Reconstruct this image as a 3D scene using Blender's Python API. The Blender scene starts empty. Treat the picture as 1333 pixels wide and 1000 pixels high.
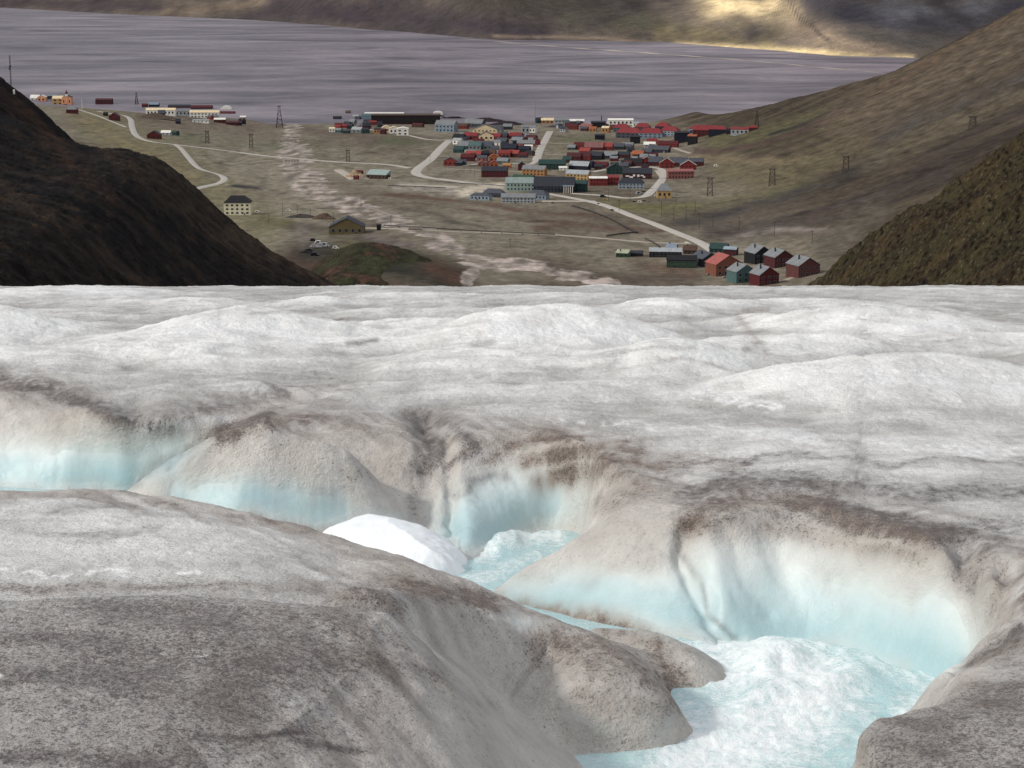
import bpy, bmesh, math, random
import numpy as np
from mathutils import Vector, Matrix
R = math.radians
C = bpy.context.scene.collection
SC = bpy.context.scene
CAMZ = 400.0; PITCH = R(12.6); F = 2565.0
cp, sp = math.cos(PITCH), math.sin(PITCH)

# ---------------------------------------------------------------- pixel <-> world (camera at (0,0,400) looking down +y)
def ray(u, v):
    px = (np.asarray(u, float) - 666.5) / F; py = (500.0 - np.asarray(v, float)) / F
    dx = px; dy = cp + py * sp; dz = -sp + py * cp
    return dx / dy, dz / dy                      # x = a*y ; z-400 = b*y
def proj(x, y, z):
    zz = z - CAMZ
    d = y * cp - zz * sp
    up = y * sp + zz * cp
    return 666.5 + F * x / d, 500.0 - F * up / d
def hit(u, v, fun, y0, y1, n=6000):
    """first point of the ray through (u,v) that goes under z=fun(x,y)"""
    a, b = ray(u, v)
    y = np.geomspace(y0, y1, n)
    f = fun(a * y, y) - (CAMZ + b * y)
    k = np.argmax(f > 0)
    if not f[k] > 0: return None
    if k == 0: yy = y[0]
    else:
        t = f[k-1] / (f[k-1] - f[k]); yy = y[k-1] + t * (y[k] - y[k-1])
    return a * yy, yy, CAMZ + b * yy

# ---------------------------------------------------------------- noise
_rs = np.random.RandomState(7)
_P = _rs.permutation(512).astype(np.int32); _P = np.concatenate([_P, _P, _P])
_G = np.stack([np.cos(np.arange(512) * 2.399963), np.sin(np.arange(512) * 2.399963)], 1).astype(np.float32)
def perlin(x, y, seed=0):
    x = np.asarray(x, np.float64) + seed * 17.31; y = np.asarray(y, np.float64) - seed * 9.77
    xi = np.floor(x); yi = np.floor(y)
    fx = (x - xi).astype(np.float32); fy = (y - yi).astype(np.float32)
    xi = xi.astype(np.int64) & 511; yi = yi.astype(np.int64) & 511
    x1 = (xi + 1) & 511; y1 = (yi + 1) & 511
    ux = fx * fx * fx * (fx * (fx * 6 - 15) + 10); uy = fy * fy * fy * (fy * (fy * 6 - 15) + 10)
    def g(i, j, dx, dy):
        h = _P[_P[i] + j] & 511
        return _G[h, 0] * dx + _G[h, 1] * dy
    n00 = g(xi, yi, fx, fy); n10 = g(x1, yi, fx - 1, fy)
    n01 = g(xi, y1, fx, fy - 1); n11 = g(x1, y1, fx - 1, fy - 1)
    a = n00 + ux * (n10 - n00); b = n01 + ux * (n11 - n01)
    return (a + uy * (b - a)) * 1.5
def fbm(x, y, octv=4, seed=0, gain=.5, lac=2.03):
    s = 0; amp = 1; tot = 0
    for o in range(octv):
        s = s + amp * perlin(x, y, seed + o * 3); tot += amp
        x = x * lac; y = y * lac; amp *= gain
    return s / tot
def ridged(x, y, octv=4, seed=0, gain=.5):
    s = 0; amp = 1; tot = 0
    for o in range(octv):
        s = s + amp * (1 - 2 * np.abs(perlin(x, y, seed + o * 3))); tot += amp
        x = x * 2.03; y = y * 2.03; amp *= gain
    return s / tot
def sstep(x, a=0., b=1.):
    t = np.clip((x - a) / (b - a), 0, 1); return t * t * (3 - 2 * t)
def mix(a, b, t):
    return a + (b - a) * t
def lin(c):
    c = np.asarray(c, float) / 255.0
    return np.where(c <= .04045, c / 12.92, ((c + .055) / 1.055) ** 2.4)

# ---------------------------------------------------------------- polylines
def catmull(pts, n=8, closed=False):
    P = np.asarray(pts, float); N = len(P); out = []
    rng = range(N) if closed else range(N - 1)
    for i in rng:
        if closed: p0, p1, p2, p3 = P[(i-1) % N], P[i], P[(i+1) % N], P[(i+2) % N]
        else: p0, p1, p2, p3 = P[max(i-1, 0)], P[i], P[i+1], P[min(i+2, N-1)]
        for k in range(n):
            t = k / n
            out.append(.5 * ((2*p1) + (-p0+p2)*t + (2*p0-5*p1+4*p2-p3)*t*t + (-p0+3*p1-3*p2+p3)*t**3))
    if not closed: out.append(P[-1])
    return np.array(out)
def segdist(px, py, poly, closed=False):
    d = np.full(px.shape, 1e9, np.float32)
    n = len(poly)
    for i in range(n if closed else n - 1):
        ax, ay = poly[i][:2]; bx, by = poly[(i+1) % n][:2]
        ex, ey = bx - ax, by - ay; L = ex*ex + ey*ey + 1e-12
        t = np.clip(((px-ax)*ex + (py-ay)*ey) / L, 0, 1)
        dd = (px-ax-t*ex)**2 + (py-ay-t*ey)**2
        np.minimum(d, dd, out=d)
    return np.sqrt(d)
def inside(px, py, poly):
    r = np.zeros(px.shape, bool); n = len(poly)
    for i in range(n):
        ax, ay = poly[i][:2]; bx, by = poly[(i+1) % n][:2]
        if ay == by: continue
        c = ((ay > py) != (by > py)) & (px < (bx-ax)*(py-ay)/(by-ay) + ax)
        r ^= c
    return r
def sdist(px, py, poly):
    """positive outside, negative inside"""
    d = segdist(px, py, poly, True)
    return np.where(inside(px, py, poly), -d, d)

# ---------------------------------------------------------------- mesh helpers
def raw_mesh(name, V, Fq, smooth=True):
    me = bpy.data.meshes.new(name)
    V = np.asarray(V, np.float32); Fq = np.asarray(Fq, np.int32)
    nv, nf = len(V), len(Fq); k = Fq.shape[1]
    me.vertices.add(nv); me.vertices.foreach_set('co', V.ravel())
    me.loops.add(nf * k); me.loops.foreach_set('vertex_index', Fq.ravel())
    me.polygons.add(nf); me.polygons.foreach_set('loop_start', np.arange(0, nf*k, k, dtype=np.int32))
    me.polygons.foreach_set('loop_total', np.full(nf, k, np.int32))
    me.polygons.foreach_set('use_smooth', np.full(nf, smooth, bool))
    me.update(calc_edges=True)
    return me
def grid_faces(nc, nr):
    i = np.arange(nc - 1)[:, None]; j = np.arange(nr - 1)[None, :]
    a = i * nr + j
    return np.stack([a, a + nr, a + nr + 1, a + 1], -1).reshape(-1, 4)
def set_col(me, name, rgb):
    at = me.attributes.new(name, 'FLOAT_COLOR', 'POINT')
    c = np.ones((len(rgb), 4), np.float32); c[:, :3] = rgb
    at.data.foreach_set('color', c.ravel())
def set_f(me, name, val):
    at = me.attributes.new(name, 'FLOAT', 'POINT')
    at.data.foreach_set('value', np.asarray(val, np.float32).ravel())
def tag(o, label=None, cat=None, group=None, kind=None):
    if label: o['label'] = label
    if cat: o['category'] = cat
    if group: o['group'] = group
    if kind: o['kind'] = kind
    return o
def link(name, me, mat=None, parent=None):
    o = bpy.data.objects.new(name, me); C.objects.link(o)
    if mat and not me.materials: me.materials.append(mat)
    if parent: o.parent = parent
    return o

def adaptive_grid(fun, a, y0, y1, nrow, nf=3000, wy=.25, blur=7, wx=0):
    """columns of constant x/y; rows spread evenly over what each column shows"""
    yf = np.geomspace(y0, y1, nf)
    X = a[:, None] * yf[None]; Y = np.broadcast_to(yf[None], X.shape)
    Z = fun(X, Y)
    u, v = proj(X, Y, Z)
    vis = np.minimum.accumulate(v, axis=1)
    dv = np.abs(np.diff(v, axis=1))
    seen = (v[:, 1:] <= vis[:, :-1] + 1.5)
    w = dv * np.where(seen, 1, .15) + wy * np.diff(np.log(yf))[None] / np.log(y1/y0) * nrow
    S = np.concatenate([np.zeros((len(a), 1)), np.cumsum(w, 1)], 1)
    S /= S[:, -1:]
    if blur > 1:
        k = blur; Sp = np.pad(S, ((k//2, k//2), (0, 0)), mode='edge')
        cs = np.cumsum(np.concatenate([np.zeros((1, S.shape[1])), Sp], 0), 0)
        S = (cs[k:] - cs[:-k]) / k
    q = np.linspace(0, 1, nrow)
    Yr = np.empty((len(a), nrow))
    for i in range(len(a)): Yr[i] = np.interp(q, S[i], yf)
    Xr = a[:, None] * Yr
    return Xr, Yr

# ---------------------------------------------------------------- materials
class NT:
    def __init__(self, name):
        self.m = bpy.data.materials.new(name); self.m.use_nodes = True
        self.t = self.m.node_tree; self.t.nodes.clear()
        self.out = self.n('ShaderNodeOutputMaterial')
    def n(self, typ, **kw):
        nd = self.t.nodes.new(typ)
        for k, v in kw.items(): setattr(nd, k, v)
        return nd
    def l(self, a, b): self.t.links.new(a, b)
    def put(self, sock, val):
        if isinstance(val, bpy.types.NodeSocket): self.l(val, sock)
        elif isinstance(val, (tuple, list)) and len(val) == 3 and sock.type == 'RGBA': sock.default_value = (*val, 1)
        else: sock.default_value = val
    def geo(self, what='Position'): return self.n('ShaderNodeNewGeometry').outputs[what]
    def objc(self): return self.n('ShaderNodeTexCoord').outputs['Object']
    def scale(self, vec, s):
        m = self.n('ShaderNodeMapping'); self.l(vec, m.inputs[0]); m.inputs['Scale'].default_value = s; return m.outputs[0]
    def noise(self, vec, scale, detail=4, rough=.55, dist=0):
        n = self.n('ShaderNodeTexNoise'); self.l(vec, n.inputs['Vector'])
        n.inputs['Scale'].default_value = scale; n.inputs['Detail'].default_value = detail
        n.inputs['Roughness'].default_value = rough; n.inputs['Distortion'].default_value = dist
        return n.outputs['Fac']
    def voro(self, vec, scale, feature='F1', out='Distance'):
        n = self.n('ShaderNodeTexVoronoi', feature=feature); self.l(vec, n.inputs['Vector']); n.inputs['Scale'].default_value = scale
        return n.outputs[out]
    def ramp(self, fac, *stops):
        r = self.n('ShaderNodeValToRGB'); self.l(fac, r.inputs[0]); e = r.color_ramp.elements
        while len(e) < len(stops): e.new(.5)
        for q, (p, c) in zip(e, stops):
            q.position = p; q.color = (*c, 1) if isinstance(c, (tuple, list)) else (c, c, c, 1)
        return r.outputs[0]
    def rng(self, v, a, b, c=0., d=1.):
        r = self.n('ShaderNodeMapRange'); self.put(r.inputs[0], v)
        for k, x in zip((1, 2, 3, 4), (a, b, c, d)): self.put(r.inputs[k], x)
        return r.outputs[0]
    def math(self, op, a, b=0.):
        m = self.n('ShaderNodeMath', operation=op); self.put(m.inputs[0], a); self.put(m.inputs[1], b); return m.outputs[0]
    def mix(self, f, a, b, blend='MIX'):
        m = self.n('ShaderNodeMix', data_type='RGBA', blend_type=blend)
        self.put(m.inputs[0], f); self.put(m.inputs[6], a); self.put(m.inputs[7], b); return m.outputs[2]
    def attr(self, name, out='Fac'):
        return self.n('ShaderNodeAttribute', attribute_name=name).outputs[out]
    def bump(self, h, strength=.3, dist=.1, normal=None):
        b = self.n('ShaderNodeBump'); self.l(h, b.inputs['Height']); b.inputs['Strength'].default_value = strength
        b.inputs['Distance'].default_value = dist
        if normal: self.l(normal, b.inputs['Normal'])
        return b.outputs[0]
    def bsdf(self, color, rough=.8, spec=.3, normal=None, **kw):
        b = self.n('ShaderNodeBsdfPrincipled')
        self.put(b.inputs['Base Color'], color); self.put(b.inputs['Roughness'], rough)
        self.put(b.inputs['Specular IOR Level'], spec)
        if normal: self.l(normal, b.inputs['Normal'])
        for k, v in kw.items(): self.put(b.inputs[k.replace('_', ' ')], v)
        self.l(b.outputs[0], self.out.inputs[0]); self.b = b
        return self.m
# ================================================================ GLACIER
H = 4.0                                       # eye height over the general ice surface
SL, CC, DEP = .10, .00033, 1.42
def ice_base(x, y):
    yy = np.maximum(y, 0)
    far = np.clip(yy - 150, 0, None)
    return CAMZ - H - SL*yy - CC*yy*yy - .0006*far*far
def water_base(x, y):
    return ice_base(x, y) - DEP
def _atline(line, raise_):
    P = catmull(line, 6)
    A = []; Y = []
    for u, v in P:
        h = hit(u, v, lambda x, y: ice_base(x, y) + raise_, 5, 120)
        A.append(h[0] / h[1]); Y.append(h[1])
    return np.array(A), np.array(Y)
HUMP = .42
_hA, _hY = _atline([(-260, 752), (0, 754), (150, 753), (300, 753), (420, 754), (520, 758), (600, 772), (690, 794), (780, 812), (850, 840), (880, 862)], HUMP)
def hump(x, y):
    a = x / y
    yb = np.interp(a, _hA, _hY)
    fade = 1 - sstep(a, -.035, .03)
    back = 1 - sstep(y - yb, -.9, .55)
    near = mix(.65, 1, sstep(y, 9, _hY.mean()))
    return HUMP * back * fade * near
# swells of the ice: (u crest, v crest, half width px, height m, half depth m, skew)
SW = [(95,376,130,.30,7), (-10,412,110,.55,4.5), (330,416,140,.60,4.2), (728,416,125,.62,4.2), (415,390,45,.28,3),
      (985,413,60,.28,2.5), (1095,414,75,.42,3.2), (1215,415,95,.42,3.5), (860,456,90,.36,2.6), (1195,474,220,.62,3.0),
      (855,470,95,.30,2.0), (610,425,90,.16,3), (160,462,160,.18,2.4), (560,470,150,.15,2.2), (1000,442,120,.22,2.5),
      (730,384,80,.16,5), (550,383,70,.18,6), (1190,377,200,.12,9), (1290,440,110,.25,2.6), (420,500,200,.14,1.6),
      (640,505,110,.12,1.6), (960,520,140,.05,1.4), (640,440,70,.2,2.5), (30,455,120,.2,2.5), (250,392,90,.22,5),
      (1050,392,150,.2,5), (860,398,90,.2,4)]
_SW = []
for u, v, w, hh, dd in SW:
    q = hit(u, v, lambda x, y: ice_base(x, y) + hh*.9, 5, 130)
    if q is None: q = hit(u, 373, lambda x, y: ice_base(x, y), 5, 130)
    _SW.append((q[0], q[1], w * q[1] / F, hh, dd))
def swells(x, y):
    z = 0
    for cx, cy, wx, hh, dd in _SW:
        m = (np.abs(x - cx) < 3*wx) & (np.abs(y - cy) < 4*dd)
        r = 1.2*np.exp(-((x-cx)/wx)**2 * .9 - (np.where(y > cy, (y-cy)/(dd*.55), (y-cy)/dd))**2)
        z = z + hh * r
    return z
def plateau(x, y):
    far = sstep(y, 35, 85)
    wxx = x + .8*perlin(x*.15, y*.11, 31); 
    n = fbm(wxx*.42, y*.33, 3, 5) * mix(.10, .15, sstep(y, 22, 45)) * mix(1, .5, far)
    n = n + ridged(x*.16, y*.13, 2, 9) * mix(.03, .08, sstep(y, 26, 50)) * mix(1, .5, far)
    n = n + fbm(x*.9, y*1.0, 2, 44) * mix(.02, .10, sstep(y, 30, 45)) * mix(1, .5, far)
    bl = np.sqrt(fbm(wxx*.17 + 3, y*.13, 2, 47, .3)**2 + .0006) - .12
    n = n + bl*mix(.0, .50, sstep(y, 25, 42))*mix(1, .42, far)
    return ice_base(x, y) + swells(x, y) + hump(x, y) + n
# --- channel: floor outline at water level, rim outline at the top of the walls (both traced, then laid on those surfaces)
FLOOR = [(-420,628),(-200,630),(-60,632),(0,634),(80,637),(160,637),(225,638),(262,646),(268,668),(330,690),(430,700),(520,702),(562,702),
         (585,712),(604,727),(622,718),(652,700),(690,690),(738,688),(765,700),(745,728),(690,755),(634,774),
         (700,792),(760,806),(850,824),(935,838),(1000,832),(1080,838),(1150,856),(1215,878),(1258,896),(1272,912),
         (1240,928),(1180,955),(1135,990),(1120,1040),(1110,1130),(1090,1300),(1060,2000),(1060,2500),
         (960,2500),(930,1800),(880,1300),(820,1090),(762,1005),(716,954),(736,947),(785,962),(825,974),(852,950),(864,915),(890,888),(928,864),(925,853),
         (880,862),(800,858),(700,842),(620,822),(540,806),(480,788),(430,752),(385,728),(310,712),(230,702),(120,694),(0,690),(-200,690),(-420,690)]
RIM = [(-420,478),(-200,482),(-60,487),(0,492),(60,507),(110,520),(165,532),(240,528),(320,516),(400,505),(425,512),(350,532),(318,556),
       (380,550),(450,542),(520,538),(552,532),(578,545),(610,552),(670,548),(730,555),(765,572),(800,588),(850,602),(905,622),(935,640),
       (1000,636),(1080,640),(1170,660),(1240,690),(1285,700),(1318,730),(1330,790),(1308,850),
       (1262,888),(1200,902),(1150,914),(1105,940),(1072,985),(1062,1080),(1050,1300),(1020,2100),(1020,2450),
       (60,2450),(40,1900),(80,1400),(170,1160),(260,1030),(350,940),(425,870),(480,812),(516,778),(500,757),(462,738),(430,706),(392,684),(330,664),(240,651),(160,641),(60,636),(-100,641),(-420,641)]
def _ground(poly, fun):
    out = []
    for u, v in poly:
        h = hit(u, v, fun, 4.0, 120)
        out.append((h[0], h[1]))
    return out
_fl = catmull(_ground(FLOOR, water_base), 5, True)
_rm = catmull(_ground(RIM, lambda x, y: ice_base(x, y) + hump(x, y)), 5, True)
GX0, GX1, GY0, GY1, GS = -18., 18., 5., 46., .04
_gx = np.arange(GX0, GX1, GS); _gy = np.arange(GY0, GY1, GS)
_X, _Y = np.meshgrid(_gx, _gy, indexing='ij')
_X = _X.astype(np.float32); _Y = _Y.astype(np.float32)
_wx = _X + .10*fbm(_X*1.1, _Y*1.1, 3, 61) ; _wy = _Y + .12*fbm(_X*1.0, _Y*1.0, 3, 62)
_dF = sdist(_wx, _wy, _fl); _dR = sdist(_wx, _wy, _rm)
_t = np.clip(_dF, 0, None) / (np.clip(_dF, 0, None) + np.clip(-_dR, 0, None) + 1e-4)
_t = np.where(_dF <= 0, -np.clip(-_dF, 0, 1.0) * .5, np.where(_dR >= 0, 1 + np.clip(_dR, 0, 6), _t))
def blur2(a, r):
    for ax in (0, 1):
        for _ in range(2):
            p = [(0, 0), (0, 0)]; p[ax] = (r+1, r)
            c = np.cumsum(np.pad(a, p, mode='edge').astype(np.float64), axis=ax)
            n = a.shape[ax]
            a = (np.take(c, np.arange(2*r+1, 2*r+1+n), ax) - np.take(c, np.arange(0, n), ax)) / (2*r+1)
    return a
_t = blur2(_t, 2)
def lookup(T, x, y, fill):
    fx = (x - GX0) / GS; fy = (y - GY0) / GS
    ok = (fx > 0) & (fx < T.shape[0]-1.01) & (fy > 0) & (fy < T.shape[1]-1.01)
    fx = np.clip(fx, 0, T.shape[0]-1.01); fy = np.clip(fy, 0, T.shape[1]-1.01)
    i = fx.astype(int); j = fy.astype(int); a = fx - i; b = fy - j
    r = (T[i, j]*(1-a)*(1-b) + T[i+1, j]*a*(1-b) + T[i, j+1]*(1-a)*b + T[i+1, j+1]*a*b)
    return np.where(ok, r, fill)
def chan(x, y): return lookup(_t, x, y, 6.0)
# low noses of ice between the pools: (u, v of the skyline, distance y), half width m
NOSE = [([(470,757,16.6),(510,759,17.2),(560,767,17.9),(620,779,18.4),(680,797,18.6),(725,808,18.6),(758,822,18.4),(778,838,18.0),(784,858,17.6)], 1.0, 2.2),
        ([(140,652,28.0),(165,637,28.0),(210,606,28.0),(250,581,28.0),(300,556,27.9),(345,540,27.8)], .95, 1.5),
        ([(235,604,27.8),(290,574,27.7),(340,562,27.6),(400,562,27.6),(440,575,27.7)], 1.25, 1.35),
        ([(780,812,20.6),(850,817,20.2),(885,833,19.9),(900,848,19.5)], .62, 1.6)]
_NS = []
for pts, w_, pw in NOSE:
    P = catmull(pts, 5); a_, b_ = ray(P[:,0], P[:,1]); yy_ = P[:,2]; xx_ = a_*yy_
    hh_ = (CAMZ + b_*yy_) - water_base(xx_, yy_); _NS.append((np.stack([xx_, yy_, hh_], 1), w_, pw))
def noses(x, y, z, W):
    for P, w_, pw in _NS:
        m = (x > P[:,0].min()-3*w_) & (x < P[:,0].max()+3*w_) & (y > P[:,1].min()-3*w_) & (y < P[:,1].max()+3*w_)
        if not m.any(): continue
        xm, ym = x[m], y[m]; best = np.full(xm.shape, 1e9); hh = np.zeros(xm.shape)
        for i in range(len(P)-1):
            e = P[i+1,:2]-P[i,:2]; L = (e**2).sum()
            t = np.clip(((xm-P[i,0])*e[0] + (ym-P[i,1])*e[1])/L, 0, 1)
            dd = (xm-P[i,0]-t*e[0])**2 + (ym-P[i,1]-t*e[1])**2
            k = dd < best; best[k] = dd[k]; hh[k] = (P[i,2] + t*(P[i+1,2]-P[i,2]))[k]
        dd = np.sqrt(best)*(1 + .12*perlin(xm*1.3, ym*1.3, 8))
        c = W[m] - .25 + (hh + .25)*(1 - np.clip(dd/w_, 0, 1)**pw)
        a = z[m]; c = c - .05; k_ = .25 if P[:,1].mean() < 24 else .6
        h_ = np.clip(.5 + .5*(c - a)/k_, 0, 1); z = z.copy(); z[m] = a*(1-h_) + c*h_ + k_*h_*(1-h_)
    return z
GROOVE = [(742,950,17.35),(722,925,17.35),(700,902,17.3),(655,873,17.2),(600,846,17.05)]
_gp = catmull(GROOVE, 5); _ga, _gb = ray(_gp[:,0], _gp[:,1]); _gyy = _gp[:,2]; _gxx = _ga*_gyy
_gh = np.clip(CAMZ + _gb*_gyy - water_base(_gxx, _gyy), 0, 9)
def groove(x, y, z, W):
    m = (x > -3) & (x < 2.5) & (y > 12.5) & (y < 19.5)
    if not m.any(): return z
    xm, ym = x[m], y[m]; best = np.full(xm.shape, 1e9); hh = np.zeros(xm.shape)
    for i in range(len(_gxx)-1):
        ex, ey = _gxx[i+1]-_gxx[i], _gyy[i+1]-_gyy[i]; L = ex*ex + ey*ey
        t = np.clip(((xm-_gxx[i])*ex + (ym-_gyy[i])*ey)/L, 0, 1)
        dd = (xm-_gxx[i]-t*ex)**2 + (ym-_gyy[i]-t*ey)**2
        k = dd < best; best[k] = dd[k]; hh[k] = (_gh[i] + t*(_gh[i+1]-_gh[i]))[k]
    gy_ = np.interp(xm, _gxx[::-1], _gyy[::-1]); kk = mix(.24, .75, sstep(ym - gy_, -.25, .3)) + .5*sstep(-xm, .3, 1.3)
    c = W[m] + hh + kk*np.sqrt(best + .01) - .05
    a = z[m]; k_ = .25; h_ = np.clip(.5 + .5*(a - c)/k_, 0, 1)
    z = z.copy(); z[m] = a*(1-h_) + c*h_ - k_*h_*(1-h_)
    return z
# creases running down the walls: (points, width m, depth m)
CREASE = [([(893,684),(888,715),(900,745),(925,795),(952,826)], .13, .20), ([(550,538),(562,575),(556,620),(546,660)], .26, .22), ([(582,560),(584,600),(586,640),(590,690)], .10, .16),
          ([(1250,700),(1262,740),(1262,800),(1256,860)], .16, .22), ([(1000,690),(1020,740),(1050,800)], .18, .07), ([(1060,690),(1090,750),(1120,810)], .2, .06), ([(945,690),(960,730),(1000,790)], .14, .07),
          ([(820,640),(780,680),(740,740)], .25, .06), ([(170,520),(180,560),(190,600)], .3, .12), ([(395,560),(385,620),(380,660)], .4, .08), ([(1310,730),(1300,790),(1290,840)], .16, .2)]
_CR = []
def ice_z(x, y, detail=True):
    t = chan(x, y)
    P = plateau(x, y); W = water_base(x, y)
    tt = np.clip(t, 0, 1)
    S = 1 - (1 - tt)**2.1
    S = mix(S, sstep(tt), .35)
    gb = sstep(x, 1.3, .5) * sstep(y, 18.4, 17.2)                 # the near bank runs out gently into the bay
    S = mix(S, .55*tt + .45*sstep(tt), gb)
    P2 = P
    z = np.where(t <= 0, W + t*1.2, W + (P2 - W) * S)
    # rounded shoulder: the last bit of the bank dips toward the rim
    dip = np.exp(-np.clip(t - 1, 0, 9) * 1.6) * sstep(t, .55, 1.0)
    z = z - .16 * dip
    z = groove(x, y, z, W)
    z = noses(x, y, z, W)
    for L_, w_, d_ in _CR:
        m = (x > L_[:,0].min()-3*w_) & (x < L_[:,0].max()+3*w_) & (y > L_[:,1].min()-3*w_) & (y < L_[:,1].max()+3*w_)
        if m.any():
            xm, ym = x[m], y[m]
            dd = segdist(xm + .05*perlin(xm*4, ym*4, 3), ym, L_)
            z = z.copy(); z[m] -= d_*np.exp(-(dd/w_)**2)
    if detail:
        wall = sstep(t, .02, .3) * (1 - sstep(t, 1.0, 1.6))
        z = z + wall * .05 * fbm(x*2.0 + y*.6, y*1.1, 3, 71)
        z = z + .024 * fbm(x*5.5, y*5.0, 3, 81) * mix(.45, 1, sstep(t, .7, 1.3)) + .022*fbm(x*2.2, y*1.8, 3, 83)*sstep(y, 24, 34)
        z = z + .006 * fbm(x*22, y*20, 2, 91) * sstep(t, .6, 1.2) * (1 - sstep(y, 18, 30))
    return z

_tmp = []
for pts, w_, d_ in CREASE:
    L_ = [hit(u, v, lambda x, y: ice_z(x, y, False), 5, 60) for u, v in catmull(pts, 3)]
    _tmp.append((np.array([q[:2] for q in L_ if q]), w_, d_))
_CR = _tmp
# ---------------------------------------------------------------- paint helpers: strokes traced on the picture, laid down as colour on the surface they fall on
def stroke(u, v, pts, w, aspect=1.0):
    """0..1 mask, soft, around a polyline; w = half width px; aspect>1 flattens it vertically"""
    P = np.array(pts, float)
    if len(P) > 2: P = catmull(P, 4)
    ulo, uhi = P[:,0].min()-3*w, P[:,0].max()+3*w; vlo, vhi = P[:,1].min()-3*w, P[:,1].max()+3*w
    m = np.zeros(u.shape, np.float32)
    k = (u > ulo) & (u < uhi) & (v > vlo) & (v < vhi)
    if not k.any(): return m
    Q = P.copy(); Q[:,1] *= aspect
    d = segdist(u[k].astype(np.float32), (v[k]*aspect).astype(np.float32), Q)
    m[k] = np.exp(-(d/w)**2)
    return m
# (points, half width px, aspect, strength)
DIRT_DARK = [ ([(172,632),(210,604),(250,580),(300,556),(350,540)], 9, 1, .45), ([(215,620),(260,590),(310,566)], 14, 1, .3),  # dark grey-black tones: dirt, plus lines in creases, notch and hollow
 ([(-30,492),(30,497),(80,512),(140,535),(190,552),(215,560)], 14, 1, .75),
 ([(200,545),(270,532),(330,520),(370,512)], 11, 1, .5),
 ([(540,545),(556,562),(560,590),(552,612)], 15, 1, .7), ([(548,540),(585,552),(620,575)], 14, 1, .55),
 ([(556,600),(545,640),(538,670)], 13, 1, .25), ([(586,612),(600,600),(625,590)], 7, 1, .4),
 ([(590,640),(620,632),(650,622)], 6, 1, .5),
 ([(960,598),(1050,592),(1150,602),(1250,598),(1340,604)], 12, 2.2, .55),
 ([(900,640),(1000,622),(1100,632),(1200,640),(1340,640)], 22, 1.4, .75),
 ([(1100,660),(1180,675),(1240,690),(1340,680)], 16, 1.3, .65), ([(1250,700),(1262,730),(1262,770)], 12, 1, .5),
 ([(1235,700),(1290,700),(1340,690)], 15, 1, .6),
 ([(1262,860),(1290,845),(1320,820)], 9, 1, .8), ([(1100,960),(1200,930),(1300,900)], 26, 1.2, .25),
 ([(893,690),(888,715),(900,745),(925,800),(955,828)], 5, 1, .5),  # dark line down the wall crease
 ([(1180,700),(1000,672),(930,680)], 10, 1.6, .3),
 ([(60,672),(110,662),(140,655)], 10, 2, .45), ([(100,700),(150,695),(200,690)], 12, 2.5, .4),
 ([(20,690),(120,700)], 16, 2, .35),
 ([(120,790),(200,800),(300,805)], 30, 1.7, .45), ([(30,830),(120,830),(180,850)], 26, 1.8, .35),
 ([(0,880),(120,880),(200,890)], 26, 1.8, .5), ([(260,960),(330,962),(400,950)], 8, 2, .8), ([(400,962),(480,975)], 12, 2, .5),
 ([(0,990),(100,985),(200,1000)], 16, 1.6, .6), ([(330,860),(450,870),(560,880)], 22, 2, .2),
 ([(780,950),(830,965),(870,930)], 14, 1, .2),
 ([(860,620),(940,600),(1000,596)], 10, 1.8, .35), ([(455,447),(490,444)], 5, 1.5, .6), ([(615,450),(640,446)], 5, 1.5, .5),
 ([(330,408),(380,405),(430,404)], 6, 2, .35), ([(970,455),(985,450)], 5, 1, .5), ([(1215,445),(1260,440)], 4, 1.5, .4),
 ([(700,476),(780,480),(800,465)], 5, 2, .3), ([(780,462),(820,456),(900,452)], 6, 2, .35),
]
BROWN = [ ([(700,830),(780,850),(850,880),(880,905)], 30, 1, .75), ([(800,830),(850,835),(930,860)], 12, 1.3, .45), ([(760,900),(830,920),(870,930)], 16, 1, .35),  # reddish-brown silt
 ([(-20,497),(40,502),(90,515)], 10, 1, .6), ([(290,566),(340,552),(420,545)], 14, 1.3, .85), ([(390,555),(480,560),(540,575)], 22, 1, .25),
 ([(640,600),(665,580),(700,570),(745,572)], 9, 1, .7), ([(590,610),(620,585),(660,572)], 9, 1, .4),
 ([(690,606),(740,592),(800,586),(835,586)], 18, 1.2, .9), ([(700,630),(760,615),(830,605)], 18, 1, .8),
 ([(830,620),(880,600),(960,605)], 14, 1.3, .55), ([(780,660),(850,640),(900,640)], 16, 1.2, .4),
 ([(900,680),(940,655),(1000,650),(1080,658)], 17, 1.2, .95), ([(1080,672),(1150,684),(1220,700)], 17, 1.3, .9), ([(1000,690),(1100,705),(1200,722)], 12, 1, .35),
 ([(700,570),(740,568),(760,572)], 4, 1, .9), ([(860,720),(800,740),(760,760)], 14, 1, .25),
 ([(520,760),(600,775),(700,797),(780,812),(860,848),(885,900)], 15, 1, .9), ([(0,764),(200,763),(400,763),(520,766)], 12, 1.5, .5),
 ([(600,800),(720,830),(820,870),(860,900)], 26, 1, .35), ([(560,790),(430,770),(330,765)], 14, 1.5, .3),
 ([(420,850),(560,880),(640,920)], 12, 1.5, .25), ([(1280,720),(1300,760),(1290,800)], 14, 1, .35),
 ([(1333,720),(1345,800)], 16, 1, .5), ([(1000,460),(960,412)], 5, 1, .5), ([(860,470),(900,468),(940,478)], 5, 2, .4),
 ([(370,690),(440,690)], 7, 1.4, .5), ([(200,655),(360,680),(470,690)], 8, 1.3, .35), ([(970,405),(1000,403)], 4, 1, .6),
 ([(410,650),(470,620),(520,600)], 20, 1, .22), ([(620,490),(700,486)], 4, 2, .3), ([(1150,905),(1250,890)], 14, 1, .25),
]
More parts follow.
